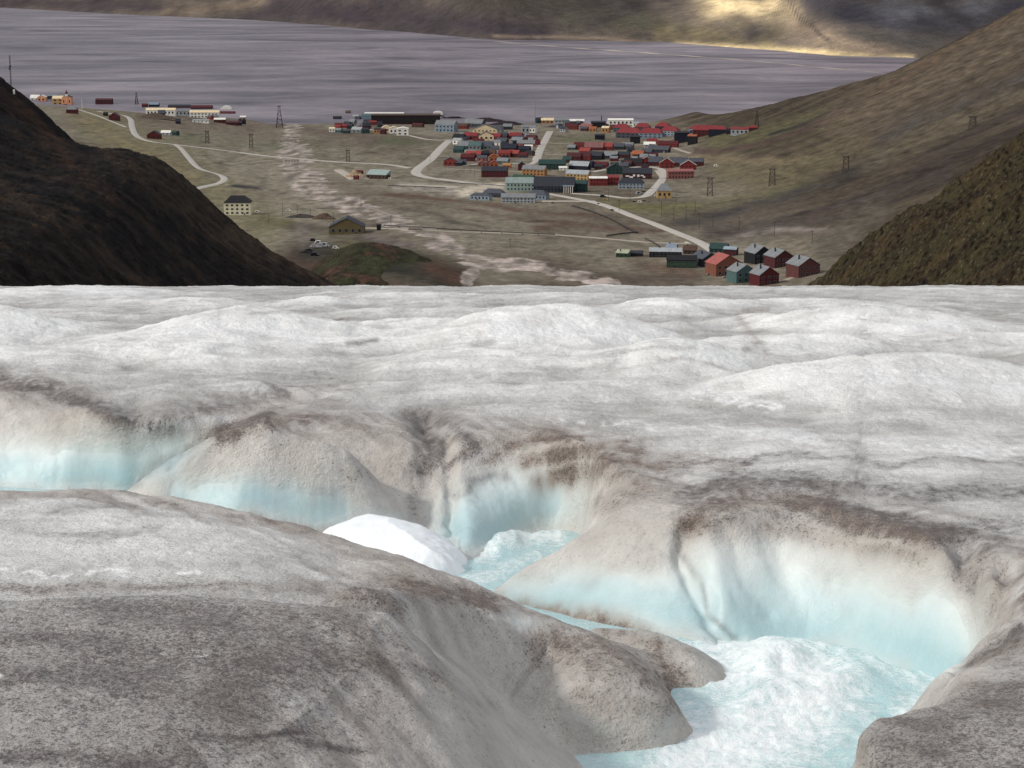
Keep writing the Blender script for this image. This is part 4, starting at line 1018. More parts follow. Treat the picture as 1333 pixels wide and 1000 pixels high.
# u, v(base), w, wall h, roof h, depth, roof kind, wall, roof, label, options
g1 = dict(group='houses in the terraced rows at the town centre'); g2 = dict(group='large red roofed blocks near the shore'); g3 = dict(group='old barracks at the head of the valley')
g4 = dict(group='low buildings by the power lines west of the centre'); g5 = dict(group='buildings on the quay'); g6 = dict(group='red houses at the east edge of town')
HS = [
 # --- church hill
 (45,131,11,3,3,8,'gx',WHITE,WHITE,'low white gabled shed at the left end of the church hill'),
 (54,133,10,6,2,8,'gy',PEACH,WHITE,'peach gabled house between the white shed and the long dark building'),
 (67,130,15,4.5,1,8,'flat',DSLATE,GREY,'long dark flat roofed building behind the yellow parish house'),
 (75,137,13,8,2.5,9,'gx',YEL,CREAM,'pale yellow parish house joined beside the peach church'),
 (93,148,13,5,3,8,'hip',DRED,GREY,'dark red cottage with pale roof just below the church'),
 (135,138,20,7,1.5,8,'gx',MAROON,MAROON,'long maroon building by the shore right of the church'),
 (148,157,12,5,3.5,9,'gy',DRED,MAROON,'small dark red hut under the hillside road bend'),
 (137,151,5,2.5,1.5,4,'gx',BLACK,BLACK,'tiny black shed beside the small dark red hut'),
 (188,142,6.5,4.5,1.5,6,'gx',MAROON,DRED,'maroon box hut at left of the blue quay shed'),
 (200,141,12,4.5,2,7,'gx',NAVY,BLUE,'dark blue quay shed with paler gabled roof'),
 # --- quay
 (209,150,36,6,2,8,'gx',WHITE,CREAM,'long bright white sunlit hall nearest the church hill'),
 (266,154,36,7,2,8,'gx',WHITE,CREAM,'long bright white sunlit hall at the quay, right one of two'),
 (238,151,20,6,1,8,'flat',PGREY,GREY,'pale grey workshop with dark openings between the two bright halls'),
 (233,143,27,4,1.5,8,'gx',DRED,DSLATE,'dark red warehouse behind the grey quay workshop'),
 (262,145,26,4.5,2,8,'gx',NAVY,DRED,'navy warehouse with long dark red roof behind the bright halls'),
 (294,146,14,2.5,4,9,'dome',WHITE,WHITE,'white domed tent hall at the end of the quay'),
 (295,151,20,3.5,1.5,6,'gx',MAROON,DRED,'maroon store in front of the white domed hall'),
 (261,160,20,3,.5,5,'flat',WHITE,PGREY,'long low white cabin block in front of the bright halls'),
 (286,160,14,4,1.5,5,'gx',DRED,WHITE,'red and white cabin in the quay yard'),
 (302,163,15,3,1,5,'flat',MAROON,MAROON,'low maroon container shed at right of the quay yard'),
 (316,157,7,4,1,5,'flat',PGREY,WHITE,'pale grey box hut at the right end of the quay'),
 (310,163,8,3,.5,5,'flat',BLACK,DSLATE,'black low container beside the maroon container shed'),
 # --- farm on the left plain
 (200,181,15,5,4,9,'gy',DRED,DSLATE,'dark red gabled farmhouse beside the valley road',0),
 (216,176,11,3,2,6,'gx',PGREY,WHITE,'pale low outbuilding behind the dark red farmhouse'),
 (226,176,10,3.5,1.5,6,'gx',DTEAL,GREEN,'dark green barn right of the pale outbuilding'),
 # --- industry strip at centre left
 (432,172,7,4,1,5,'flat',WHITE,CREAM,'small bright white hut at the left end of the industry strip'),
 (440,168,8,3,1.5,5,'gx',BRED,RED,'small red shed at the left of the industry strip'),
 (449,167,7,3,1.5,5,'gx',RED,REDROOF,'small red shed second from left in the industry strip'),
 (456,168,7,4,2,5,'gx',BLACK,DSLATE,'black shed between red and teal sheds of the industry strip'),
 (441,173,8,3.5,1.5,5,'gx',TEAL,GREY,'teal shed with grey roof in front of the small red sheds'),
 (451,174,8,3.5,1.5,5,'gx',DTEAL,SLATE,'dark teal shed at the front of the industry strip'),
 (465,173,13,4,2.5,6,'gx',GREY,PGREY,'grey workshop in the middle of the industry strip'),
 (476,174,8,5,1.5,6,'gx',DTEAL,DSLATE,'dark teal workshop left of the ochre one'),
 (477,166,10,4,1.5,6,'gx',DSLATE,SLATE,'dark slate shed behind the dark teal workshop'),
 (485,163,9,3.5,1.5,6,'gx',RED,RED,'red shed behind the ochre workshop'),
 (491,174,7,5,1.5,6,'gx',OCHRE,DSLATE,'ochre workshop near the white stepped row'),
 (499,175,6,5,1.5,6,'gx',MAROON,MAROON,'maroon workshop tight against the white stepped row'),
 (439,158,10,4,1.5,6,'gx',DSLATE,BLACK,'dark shed on the bank above the industry strip'),
 (453,151,6,4,1.5,6,'flat',BROWN,BROWN,'brown box hut at the shore above the industry strip'),
 (463,156,7,4,1.5,6,'gx',WHITE,PGREY,'small white hut at the shore near the grey teal hall'),
 (478,158,14,6,2,8,'gx',BLUE,TEAL,'grey teal hall at the left end of the long dark power hall'),
 (502,172,10,5,2,11,'gy',CREAM,CREAM,'cream row house, left of the stepped white row'),
 (512,174,10,6,2,11,'gy',WHITE,CREAM,'white row house, middle of the stepped row'),
 (524,176.5,13,8,1.5,11,'gy',WHITE,WHITE,'bright white row house, right end of the stepped row'),
 (528,162,84,11,1,9,'flat',(46,34,36),BROWN,'very long dark brown power hall with pale window row by the shore'),
 (500,150,48,2,.6,6,'flat',WHITE,WHITE,'long low white roofed store behind the dark power hall'),
 (570,151,12,3,2,8,'dome',WHITE,WHITE,'white rounded roof store on the shore bank'),
 (581,172,26,9,4,10,'gx',BLUE,GREY,'pale blue grey hall with gabled roof behind the main junction'),
 (618,166,24,5,4,9,'gx',SLATE,GREY,'broad grey roofed hall behind the cream gabled building'),
 (631,176,27,7,5,10,'gy',CREAM,SLATE,'cream gabled building with shallow roof in the town centre'),
 (544,166,14,3,1.5,6,'gx',BROWN,DRED,'low brown red shed left of the broad grey hall'),
 (602,168,14,4,2,7,'gx',RED,BROWN,'rust red shed between the pale blue and broad grey halls'),
 # --- town centre, west rows
 (613,182,16,5,3,8,'gx',RED,REDROOF,'bright red house left of the dark gabled one',),
 (643,183,17,5,3,8,'gx',RED,REDROOF,'bright red house right of the dark gabled one'),
 (633,183,17,6,4,8,'gy',CREAM,DSLATE,'dark gabled house with cream front between two red houses'),
 (598,184,13,5,3,8,'gx',BLACK,BLACK,'black roofed house at the left edge of the centre'),
 (596,188,10,5,2,6,'gx',WHITE,PGREY,'small white house in front of the black roofed one'),
 (604,195,14,5,4,9,'gx',TEAL,GREY,'grey green row house, leftmost of its row'),
 (619,195,14,5,4,9,'gx',GREY,TEAL,'grey green row house, middle of its row'),
 (634,195,14,5,4,9,'gx',TEAL,SLATE,'grey green row house, rightmost of its row'),
 (598,199,12,4,3,7,'gx',DTEAL,DTEAL,'dark green row house at the left edge below the grey green row'),
 (612,203,12,4,2.5,7,'gx',TEAL,GREY,'pale teal house between the dark green and dark red rows'),
 (617,205,17,4,3,7,'gx',DRED,BRED,'red roofed row house under the grey green row'),
 (609,210,15,5,3,8,'gx',DRED,DRED,'dark red house right behind the bright red corner house'),
 (586,216,15,6,3.5,9,'gy',BRED,SLATE,'bright red corner house beside the wide approach road'),
 (598,216,8,4,2,6,'gx',NAVY,SLATE,'navy garage attached right of the bright red corner house'),
 (638,203,13,4,3,7,'gx',BROWN,BROWN,'brown house right of the red roofed row house'),
 (643,211,11,6,3,8,'gy',ORANGE,ORANGE,'orange gabled house in the middle of the centre'),
 (657,205,14,5,3,8,'gx',BRED,RED,'red row house right of the orange gabled one'),
 (669,205,14,5,3,8,'gx',DRED,BRED,'red row house, second right of the orange gabled one'),
 (643,218,10,5,2.5,7,'gy',ORANGE,BRED,'small orange red house in front of the orange gabled one'),
 (655,214,13,4,3,7,'gx',TEAL,GREY,'grey teal house right of the small orange red one'),
 (660,219,9,3.5,2,6,'gx',ORANGE,OCHRE,'small orange cabin below the grey teal house'),
 (627,217,9,4,2.5,7,'gy',PINK,PINK,'left one of two small pinkish brown cabins'),
 (637,217,8,4,2.5,7,'gy',PINK,BROWN,'right one of two small pinkish brown cabins'),
 (644,231,32,8,4,10,'gx',DRED,DSLATE,'long dark red lodge alone on the lower meadow'),
 (684,174,10,8,1.5,8,'flat',PGREY,GREY,'pale grey tall block behind the centre'),
 (694,173,8,6,2,8,'gx',WHITE,GREY,'white house joined right of the pale grey tall block'),
 (672,181,15,4,3,8,'gx',DRED,RED,'dark red house behind the dark roofed row'),
 (692,183,12,3.5,2.5,7,'gx',MAROON,MAROON,'maroon house near the top of the straight street'),
 (699,189,8,5,2.5,7,'gy',RED,DRED,'red house with white front beside the straight street'),
 (674,187,13,4,3,8,'gx',GREY,GREY,'grey house above the grey pink row'),
 (685,191,20,4,3,8,'gx',PINK,GREY,'grey pink row house left of the straight street'),
 (688,195,9,4,1,6,'flat',WHITE,WHITE,'small white annex in front of the grey pink row'),
 (664,198,18,5,4,9,'gx',BLACK,NAVY,'black roofed house with white porch left of the navy one'),
 (683,199,13,4.5,3,8,'gx',NAVY,NAVY,'navy house left of the straight street'),
 (654,188,12,4,3,8,'gx',DTEAL,SLATE,'dark teal house in the middle rows of the centre'),
 (655,180,11,4,2.5,7,'gx',MAROON,SLATE,'maroon house with slate roof right of the bright red one'),
 (648,172,12,4,3,8,'gx',GREY,SLATE,'grey house right of the cream gabled building'),
 (661,169,11,4,2.5,7,'gx',DSLATE,GREY,'slate grey house left of the pale grey tall block'),
 (604,178,9,4,2,6,'gx',TEAL,DTEAL,'small teal house above the black roofed one'),
 (623,189,12,4,3,7,'gx',RED,DRED,'dark red house in the second row of the centre'),
 (646,190,10,4,2.5,7,'gx',WHITE,GREY,'white house with grey roof in the second row of the centre'),
 (628,210,11,4,2.5,7,'gx',PINK,SLATE,'dull pink house left of the orange gabled one'),
 (672,196,9,4,2.5,6,'gx',BRED,BRED,'small bright red house behind the row of red houses'),
 # --- front edge
 (679,222,8,7,3,9,'gy',DRED,TEAL,'dark red gabled end wing of the orange school block'),
 (696,229,29,8,3.5,10,'gx',OCHRE,GREY,'orange school block with grey roof at the end of the street'),
 (719,221,30,7,4,10,'gx',DTEAL,DTEAL,'long dark teal building right of the orange school block'),
 (733,222,9,3,1,6,'flat',WHITE,WHITE,'small white shed in front of the dark teal building'),
 (682,235,26,4,2,9,'gx',DTEAL,GREEN,'dark green low hall behind the pale green sports hall'),
 (683,249,46,10,5,16,'gx',PGREEN,(150,168,162),'big pale green sports hall with long pale roof'),
 (722,251,50,8,9,16,'gx',NAVY,DSLATE,'big school hall with dark slate roof and white columns'),
 (757,250,14,10,3,14,'gx',DTEAL,DTEAL,'dark green block joined right of the big slate hall'),
 (643,257,26,5,4.5,10,'hip',DSLATE,SLATE,'slate roofed classroom wing behind the pale blue grey wing'),
 (626,261,25,6,2.5,10,'hip',LBLUE,SLATE,'pale blue grey classroom wing at the left front of the school'),
 (701,260,24,6,4.5,12,'hip',BLUE,SLATE,'blue slate classroom wing in front of the big slate hall'),
 (675,264.5,42,7,3.5,11,'gx',PGREY,GREY,'long pale grey classroom wing at the front of the school'),
 # --- east of the street
 (713,161,16,4,2,8,'gx',OCHRE,CREAM,'ochre hall with bright cream roof at the shore'),
 (731,164,18,7,1.5,8,'gx',PGREY,GREY,'pale grey shore hall left of the white roofed one'),
 (750,163,20,5,1.5,8,'gx',PGREY,WHITE,'grey shore hall with white roof'),
 (745,169,14,4,2.5,7,'gx',RED,DRED,'red house in front of the white roofed shore hall'),
 (764,170,14,5,2.5,7,'gx',PINK,PINK,'pink red house by the shore industry'),
 (772,172,9,4,2,6,'gx',OCHRE,ORANGE,'small ochre house in front of the pink red one'),
 (779,166,18,6,1,7,'flat',BLACK,DSLATE,'dark industrial shed with flat roof at the shore'),
 (789,173,9,6,1.5,7,'gx',OCHRE,CREAM,'orange beige house left of the red roofed blocks'),
 (808,163,31,6,1.5,8,'gx',WHITE,WHITE,'brilliant white sunlit hall behind the red roofed blocks'),
 (828,165,8,4,1,6,'flat',WHITE,PGREY,'low white annex at the right end of the brilliant white hall'),
 (810,172,20,5,4,10,'hip',TEAL,REDROOF,'teal block with red hip roof, back left in the cluster'),
 (837,170,19,4,4,10,'hip',SLATE,REDROOF,'slate block with red hip roof, back middle in the cluster'),
 (864,169,18,4,4,10,'hip',DSLATE,REDROOF,'dark slate block with red hip roof, back right in the cluster'),
 (820,180,29,6.5,5,11,'hip',SLATE,REDROOF,'grey blue block with red hip roof, front left in the cluster'),
 (848,180,27,6,5,11,'hip',BLUE,REDROOF,'blue grey block with red hip roof, front middle in the cluster'),
 (873,177,21,6,4.5,11,'hip',LBLUE,REDROOF,'pale blue block with red hip roof, front right in the cluster'),
 (888,186,17,12,1,8,'flat',NAVY,BLACK,'tall navy block standing right of the red roofed cluster'),
 (902,188,10,10,1.5,8,'gx',BLACK,ORANGE,'black house with orange base right of the tall navy block'),
 (904,176,11,8,3,9,'hip',BLUE,REDROOF,'blue grey house with red roof joined to the maroon one'),
 (917,177,25,7,5,9,'hip',DRED,REDROOF,'broad maroon house with red hip roof near the shore'),
 (935,176,20,7,3.5,9,'hip',NAVY,REDROOF,'navy house with red hip roof right of the broad maroon one'),
 (964,175,22,6,2,9,'gx',PGREY,REDROOF,'white grey house with red roof close to the shore tower'),
 (951,174,9,3.5,2,6,'gx',BLACK,BLACK,'small black hut left of the white grey house'),
 (981,170,10,3.5,2,6,'gx',MAROON,RED,'small maroon hut at the foot of the shore tower'),
 (781,182,11,5,1,6,'flat',NAVY,BLACK,'small navy box house alone above the red rows'),
 (827,187,11,8,1,8,'flat',BLACK,BLACK,'black box house in front of the red roofed cluster'),
 (849,187,11,3,2.5,7,'gx',BRED,RED,'small red roofed cabin below the front middle block'),
 (846,192,13,3.5,2.5,7,'gx',PGREY,WHITE,'small pale cabin left of the long red row'),
 (870,193,23,5,3,8,'gx',RED,DRED,'long red row house under the tall navy block'),
 (859,199,23,4,3.5,8,'gx',DSLATE,SLATE,'slate row house in front of the long red row'),
 (756,195,14,5,3,8,'gx',BRED,DRED,'bright red house at the left end of the east rows'),
 (774,196,21,4,5,10,'gx',DRED,(150,96,92),'dark red house with dusty pink roof in the east rows'),
 (790,196,14,5,3.5,8,'gx',RED,BRED,'red house right of the dusty pink roof'),
 (804,195,16,4,3,8,'gx',DSLATE,SLATE,'slate grey house in the top east row'),
 (818,194,12,4,3,8,'gx',MAROON,GREY,'maroon house with grey roof in the top east row'),
 (748,209,16,5,3.5,9,'gx',DRED,MAROON,'dark maroon house at the left of the second east row'),
 (762,209,13,5,3.5,9,'gx',RED,MAROON,'red house in the second east row'),
 (776,208,17,5,4,9,'gx',BLACK,DSLATE,'black house with slate roof in the second east row'),
 (762,201,12,4,3,8,'gx',RED,BRED,'red house between the two east rows'),
 (796,207,16,4,4,9,'gx',DSLATE,GREY,'grey roofed house in the second east row'),
 (812,206,14,4,3,9,'gx',DRED,DSLATE,'dark red house left of the orange one in the second east row'),
 (831,207,13,6,3,8,'gx',ORANGE,ORANGE,'bright orange house in the east rows'),
 (843,202,12,4,3,8,'gx',SLATE,SLATE,'slate house right of the bright orange one'),
 (839,209,9,4,3,7,'gx',BRED,GREY,'small red house with grey roof below the slate one'),
 (755,221,23,5,4,9,'gx',NAVY,PGREY,'navy house with pale roof above the yellow block'),
 (768,219,8,6,2,8,'gx',(36,60,96),NAVY,'deep blue annex right of the navy house'),
 (782,219,17,4,3,8,'gx',DRED,DRED,'low dark red house above the long red block'),
 (739,212,10,4,3,8,'gx',MAROON,DTEAL,'small maroon house left of the navy house with pale roof'),
 (753,235,29,8,3.5,10,'gx',YEL,PGREY,'long yellow ochre block with pale roof'),
 (779,242,22,9,1,9,'flat',RED,WHITE,'long bright red block with rows of windows, left section',0,(6,2)),
 (798,241,15,9,2,9,'flat',(160,40,40),RED,'bright red block with stair tower, right section',0,(4,2)),
 (801,227,21,7,5,10,'gy',DTEAL,DSLATE,'dark green gabled block left of the white patterned one',0),
 (825,217,21,5,4,9,'gx',MAROON,BLACK,'black roofed maroon block behind the white patterned one'),
 (830,233,36,7,5,10,'gx',MAROON,DSLATE,'long maroon block with white patterned front'),
 (822,246,32,7,5,11,'hip',LBLUE,DSLATE,'pale blue building with dark slate roof at the yard'),
 (842,215,15,6,4,9,'gy',RED,SLATE,'red house with slate roof, leftmost of the east edge group'),
 (854,216,15,5,5,9,'gx',DRED,SLATE,'dark red house with wide slate roof in the east edge group'),
 (868,219,16,7,5,9,'gy',RED,DSLATE,'red gabled house with white edging in the east edge group'),
 (884,217,20,5,5,9,'gx',DRED,SLATE,'long dark red house with slate roof in the east edge group'),
 (896,222,18,7,5,9,'gy',RED,SLATE,'large red gabled house right in the east edge group'),
 (907,217,16,6,3.5,9,'gx',DRED,SLATE,'red house with slate roof, rightmost of the east edge group'),
 (886,233,33,9,1.5,10,'flat',PINK,(176,96,88),'long pinkish red block in front of the east edge group',4,(8,2)),
 (865,258,18,9,7,11,'hip',YEL,GREY,'orange yellow house with grey roof alone below the town',0,(3,1)),
 # --- plain: barn and yard
 (492,233,26,5,4,12,'shed',BROWN,(168,190,180),'open brown barn with pale green roof on the plain'),
 (468,229,7,4,2,6,'gx',DRED,DRED,'small dark red shed left of the pale green roofed barn'),
 (463.5,234,5.5,3,1.5,5,'gx',RED,DRED,'smallest dark red shed at the sandy heap'),
 # --- lower left valley
 (309,280,33,15,7,16,'hip',(222,214,184),BLACK,'tall cream lodge with black hip roof by the dark spur',0,(5,3)),
 (451,305,43,9,9,22,'gy',OLIVE,DSLATE,'olive yellow gabled hall with dark roof on the lower meadow',0,(5,1)),
 (493,300,5,6,1,5,'flat',BLACK,BLACK,'small black hut right of the olive yellow hall'),
 # --- head of valley
 (811,335,15,5,2,10,'shed',GREEN,(196,200,160),'small green shed with pale yellow green roof left of the long black barrack'),
 (829,334,15,4,2,10,'gx',BLACK,DSLATE,'dark low shack beside the small green shed'),
 (867,335,40,7,3,14,'gx',BLACK,PGREY,'long black barrack with pale roof'),
 (875,326,13,4,3,9,'gx',SLATE,BLUE,'small blue grey cabin behind the long black barrack'),
 (888,349,37,10,4,14,'gx',GREEN,BLACK,'long dark green barrack with black roof'),
 (919,347,26,10,6,22,'gy',DSLATE,SLATE,'dark slate barrack with grey roof at the road end',28,(3,2)),
 (899,331,16,5,4,12,'gx',BROWN,BROWN,'brown shed between the black barrack and the road'),
 (937,329,22,5,5,12,'gx',DTEAL,DTEAL,'dark green cabin behind the salmon roofed house'),
 (952,333,16,8,2,10,'gx',MAROON,LBLUE,'maroon cabin with pale blue roof behind the salmon roofed house'),
 (943,359,37,15,9,22,'gy',(150,88,62),SALMON,'large brown orange house with salmon roof and dormers',24,(4,2)),
 (966,368,28,14,7,20,'gy',TEAL,GREY,'teal barrack with pale grey roof in front of the salmon roofed house',24,(3,2)),
 (996,371,28,13,8,20,'gy',DRED,GREY,'dark red barrack nearest the glacier with grey roof',24,(3,2)),
 (988,343,24,13,7,22,'gy',BLACK,GREY,'black barrack with grey roof left of the maroon pair',24,(3,2)),
 (1015,348,27,13,7,22,'gy',MAROON,GREY,'maroon barrack with grey roof, left one of the pair',24,(3,2)),
 (1047,360,31,14,8,24,'gy',(112,62,58),GREY,'brownish maroon barrack with grey roof at the far right of the row',24,(4,2)),
]
for row in HS:
    row = list(row); lab = row[9]; opt = {}
    if len(row) > 10: opt['yaw'] = row[10]
    if len(row) > 11: opt['win'] = row[11]
    u_ = row[0]; v_ = row[1]
    if 'barrack' in lab: opt.update(g3, chim=1)
    elif 'red hip roof' in lab and 'cluster' in lab: opt.update(g2, win=(5, 2))
    elif 'east edge group' in lab: opt.update(g6, trim=WHITE)
    elif 'industry strip' in lab: opt.update(group='sheds of the industry strip')
    elif 'quay' in lab: opt.update(g5)
    elif 590 < u_ < 705 and 178 < v_ < 220 or 740 < u_ < 860 and 190 < v_ < 222: opt.update(g1)
    if 'yaw' not in opt and row[6] in ('gx', 'hip', 'shed') and v_ > 165: opt['yaw'] = rnd.uniform(-26, -8) if row[2] < 30 else -5
    if 'power hall' in lab: opt.update(win=(16, 1))
    if any(k in lab for k in ('hall', 'sports', 'warehouse')): opt.update(name='hall', cat='hall')
    elif any(k in lab for k in ('shed', 'hut', 'cabin', 'barn', 'shack', 'store', 'annex', 'garage')): opt.update(name='shed', cat='shed')
    elif any(k in lab for k in ('block', 'building', 'barrack', 'wing', 'workshop', 'lodge', 'row house')): opt.update(name='building', cat='building')
    house(*row[:10], **opt)
# small outbuildings that fill the rows
rs = random.Random(11); _cols = [DRED, MAROON, BROWN, DSLATE, GREY, DTEAL, BLACK, PGREY, BRED, SLATE]
def fill(n, u0, u1, v0, v1, label, group):
    for _ in range(n):
        w_ = rs.uniform(5, 10)
        house(rs.uniform(u0, u1), rs.uniform(v0, v1), w_, rs.uniform(2.5, 4), rs.uniform(1.5, 3), 5, 'gx', rs.choice(_cols), rs.choice([DSLATE, SLATE, GREY, DRED, BLACK]), label, rs.uniform(-40, 40), (2, 1), 'shed', 'shed', group, door=False)
fill(26, 598, 692, 178, 216, 'little shed standing between the houses of the western town rows', 'little sheds of the western rows')
fill(30, 742, 858, 188, 224, 'little shed standing between the houses of the eastern town rows', 'little sheds of the eastern rows')
fill(10, 700, 800, 158, 172, 'little shed by the halls along the shore', 'little sheds along the shore')
fill(9, 436, 500, 158, 172, 'little shed crowded behind the western industrial strip', 'little sheds behind the strip')
fill(7, 205, 315, 150, 162, 'little shed between the bright halls at the left shore', 'little sheds at the left shore')
# pale patterned front and columns
def px_at(u, v): q = spot(u, v); return q, q[1]/F
# --- church
q, s_ = px_at(87, 138)
o = empty('church', (q[0], q[1] + 5*s_, q[2]), 0, 'peach walled church with small white and dark steeple on the hill', 'church')
m = MB(); X, Y, Hw = 6*s_, 5*s_, 11*s_
sec = [(-X, -3), (X, -3), (X, Hw), (0, Hw + 2.5*s_), (-X, Hw)]; A = [(p, Y, z_) for p, z_ in sec]; B = [(p, -Y, z_) for p, z_ in sec]
m.poly(A); m.poly(B[::-1]); [m.poly([A[(i+1) % 5], A[i], B[i], B[(i+1) % 5]]) for i in (0, 1, 4)]
m.build('wall', paint(PEACH), o)
m = MB(); 
for sg in (-1, 1): m.poly([(sg*(X+.5), -Y-.6, Hw), (0, -Y-.6, Hw+2.5*s_+.3), (0, Y+.6, Hw+2.5*s_+.3), (sg*(X+.5), Y+.6, Hw)])
rf = m.build('roof', paint(DSLATE, .6, .16, 'roof'), o)
st = MB().box(-1.4*s_, 1.4*s_, -Y-.3*s_, -Y+2.4*s_, -2, 12.5*s_).build('tower', paint(PEACH), o)
MB().box(-1.7*s_, 1.7*s_, -Y-.6*s_, -Y+2.7*s_, 12.5*s_, 15.2*s_).build('belfry', paint(WHITE), o)
m = MB(); zb, zt = 15.2*s_, 21*s_; c4 = [(-1.7*s_, -Y-.6*s_, zb), (1.7*s_, -Y-.6*s_, zb), (1.7*s_, -Y+2.7*s_, zb), (-1.7*s_, -Y+2.7*s_, zb)]
[m.poly([c4[i], c4[(i+1) % 4], (0, -Y+1*s_, zt)]) for i in range(4)]; m.build('spire', paint(DRED), o)
MB().box(-4*s_, 1*s_, -Y-2.5*s_, -Y-.35*s_, -2, 2.6*s_).build('porch', paint(DRED), o)
for i in (-1, 1):
    MB().box(i*3.8*s_-.6*s_, i*3.8*s_+.6*s_, -Y-.15, -Y+.02, 4*s_, 7.5*s_).build('window', glass_mat(), o)
# --- white columns and porch of the school hall, patterned front
def addon(u, v, name, lab_owner, fn):
    for o_ in bpy.data.objects:
        if o_.get('label') == lab_owner: fn(o_); return
def cols(o_):
    s = o_.location.y/F
    for i in range(5):
        x0 = (13 + i*2.8)*s; MB().box(x0-.45*s, x0+.45*s, -12.3*s, -11.4*s, -3, 8.5*s).build('column', paint(WHITE), o_)
    MB().box(11.5*s, 26*s, -12.6*s, -10.43*s, 8.5*s, 10*s).build('porch_roof', paint(LBLUE), o_)
    MB().box(8*s, 25*s, -10.6*s, -10.43*s, 0, 6*s).build('glass_front', glass_mat(), o_)
addon(0, 0, '', 'big school hall with dark slate roof and white columns', cols)
def pat(o_):
    s = o_.location.y/F
    for x0, z0, w_, h_ in ((-15, 2.8, 5, 1.6), (-10, 1.2, 4.5, 2.2), (-5.6, 3.2, 3, 2.6), (0, 2.6, 3, 3), (4.5, 3.6, 4, 1.6), (7.5, 1.8, 3, 1.6)):
        MB().box(x0*s, (x0+w_)*s, -6.75*s-.25, -6.52*s, z0*s, (z0+h_)*s).build('balcony', paint(WHITE), o_)
addon(0, 0, '', 'long maroon block with white patterned front', pat)
def dorm(o_):
    s = o_.location.y/F
    for i in range(3):
        yy = (-6 + i*5)*s; MB().box(9.5*s, 14*s, yy-1.4*s, yy+1.4*s, 17*s, 21.5*s).build('dormer', paint(SALMON), o_)
addon(0, 0, '', 'large brown orange house with salmon roof and dormers', dorm)

# ---------------------------------------------------------------- towers, poles, masts
M_DARK = paint((52,48,48)); M_WOOD = paint((84,74,68), key='wood')
def trestle(u, vb, vt, wpx, label, group='cableway towers across the valley'):
    q, s = px_at(u, vb); h = (vb - vt)*s; w = wpx*s/2; d_ = w*.9
    o = empty('cableway_tower', q, 0, label, 'cableway tower', group); r = max(.32, .26*s)
    top = {}
    for sx in (-1, 1):
        for sy in (-1, 1):
            a, b = (sx*w, sy*d_, -2), (sx*w*.72, sy*d_*.45, h)
            MB().bar(a, b, r).build('leg', M_WOOD, o)
    for sy in (-1, 1):
        m = MB()
        for k in range(3):
            z0, z1 = h*(k)/3, h*(k+1)/3; f0, f1 = 1 - .28*k/3, 1 - .28*(k+1)/3; g0, g1 = 1 - .55*k/3, 1 - .55*(k+1)/3
            m.bar((-w*f0, sy*d_*g0, z0), (w*f1, sy*d_*g1, z1), r*.6); m.bar((w*f0, sy*d_*g0, z0), (-w*f1, sy*d_*g1, z1), r*.6)
        m.build('cross_brace', M_WOOD, o)
    MB().box(-w*1.35, w*1.35, -d_*.6, d_*.6, h - .3*s, h + .5*s).build('top_beam', M_WOOD, o)
    return o
def aframe(u, vb, vt, wpx, label):
    q, s = px_at(u, vb); h = (vb - vt)*s; w = wpx*s/2
    o = empty('lattice_tower', q, 0, label, 'lattice tower', 'tapering towers near the shore'); r = max(.4, .3*s)
    for sx in (-1, 1):
        for sy in (-1, 1): MB().bar((sx*w, sy*w*.8, -3), (sx*w*.16, sy*w*.12, h), r, r*.7).build('leg', M_DARK, o)
    m = MB()
    for k in range(1, 5):
        f = 1 - .84*k/5; g = 1 - .84*(k-1)/5; z0, z1 = h*(k-1)/5, h*k/5
        for sy in (-1, 1): m.bar((-w*g, sy*w*.7*g, z0), (w*f, sy*w*.7*f, z1), r*.55); m.bar((-w*f, sy*w*.7*f, z1), (w*f, sy*w*.7*f, z1), r*.55)
    m.build('cross_brace', M_DARK, o); MB().box(-w*.5, w*.5, -w*.3, w*.3, h, h + .8*s).build('top_platform', M_DARK, o)
aframe(364, 167, 139, 9, 'tall tapering lattice tower standing beside the river mouth')
aframe(985, 166, 146, 6, 'tapering lattice tower on the ridge end beside the red roofed houses')
aframe(178, 137, 122, 4.5, 'small tapering lattice tower at the shore left of the quay')
trestle(270, 187, 171, 4.5, 'wooden trestle tower on the plain right of the dark red farmhouse')
trestle(327, 193, 175, 4.5, 'wooden trestle tower left of the river, near the valley track')
trestle(453, 211, 196, 5, 'wooden trestle tower between the river and the barn')
trestle(924, 255, 232, 7, 'wooden trestle tower in the grass right of the yellow house')
trestle(1005, 242, 220, 8, 'wooden trestle tower on the middle of the right slope')
trestle(1101, 223, 204, 8, 'wooden trestle tower with dark base higher on the right slope')
trestle(1266, 166, 152, 9, 'wooden trestle tower highest up the right slope')
def pole(u, vb, vt, label, group, arm=True, rr=.22):
    q, s = px_at(u, vb); h = (vb - vt)*s
    o = empty('utility_pole', q, rnd.uniform(-.5, .5), label, 'utility pole', group)
    MB().bar((0, 0, -1), (0, 0, h), rr*max(1, s*.8), rr*.7*max(1, s*.8)).build('post', M_DARK, o)
    if arm: MB().box(-1.3, 1.3, -.12, .12, h - 1.1, h - .8).build('crossarm', M_DARK, o)
for u_, vb, vt in [(861,280,262),(877,286,268),(893,288,268),(910,298,276),(928,296,278),(962,300,282),(858,262,246),(836,254,236),(820,262,248),(806,276,260),(792,262,247),(1008,308,288),(1057,318,300),(905,276,262),(880,268,252)]:
    pole(u_, vb, vt, 'thin dark utility pole in the grass beside the road to the old barracks', 'poles beside the road to the barracks')
for u_, vb, vt in [(368,282,262),(404,284,272),(387,278,266),(434,290,276),(509,293,280),(350,290,279),(664,322,310),(470,268,258)]:
    pole(u_, vb, vt, 'thin dark utility pole on the plain near the lower river', 'poles on the lower plain')
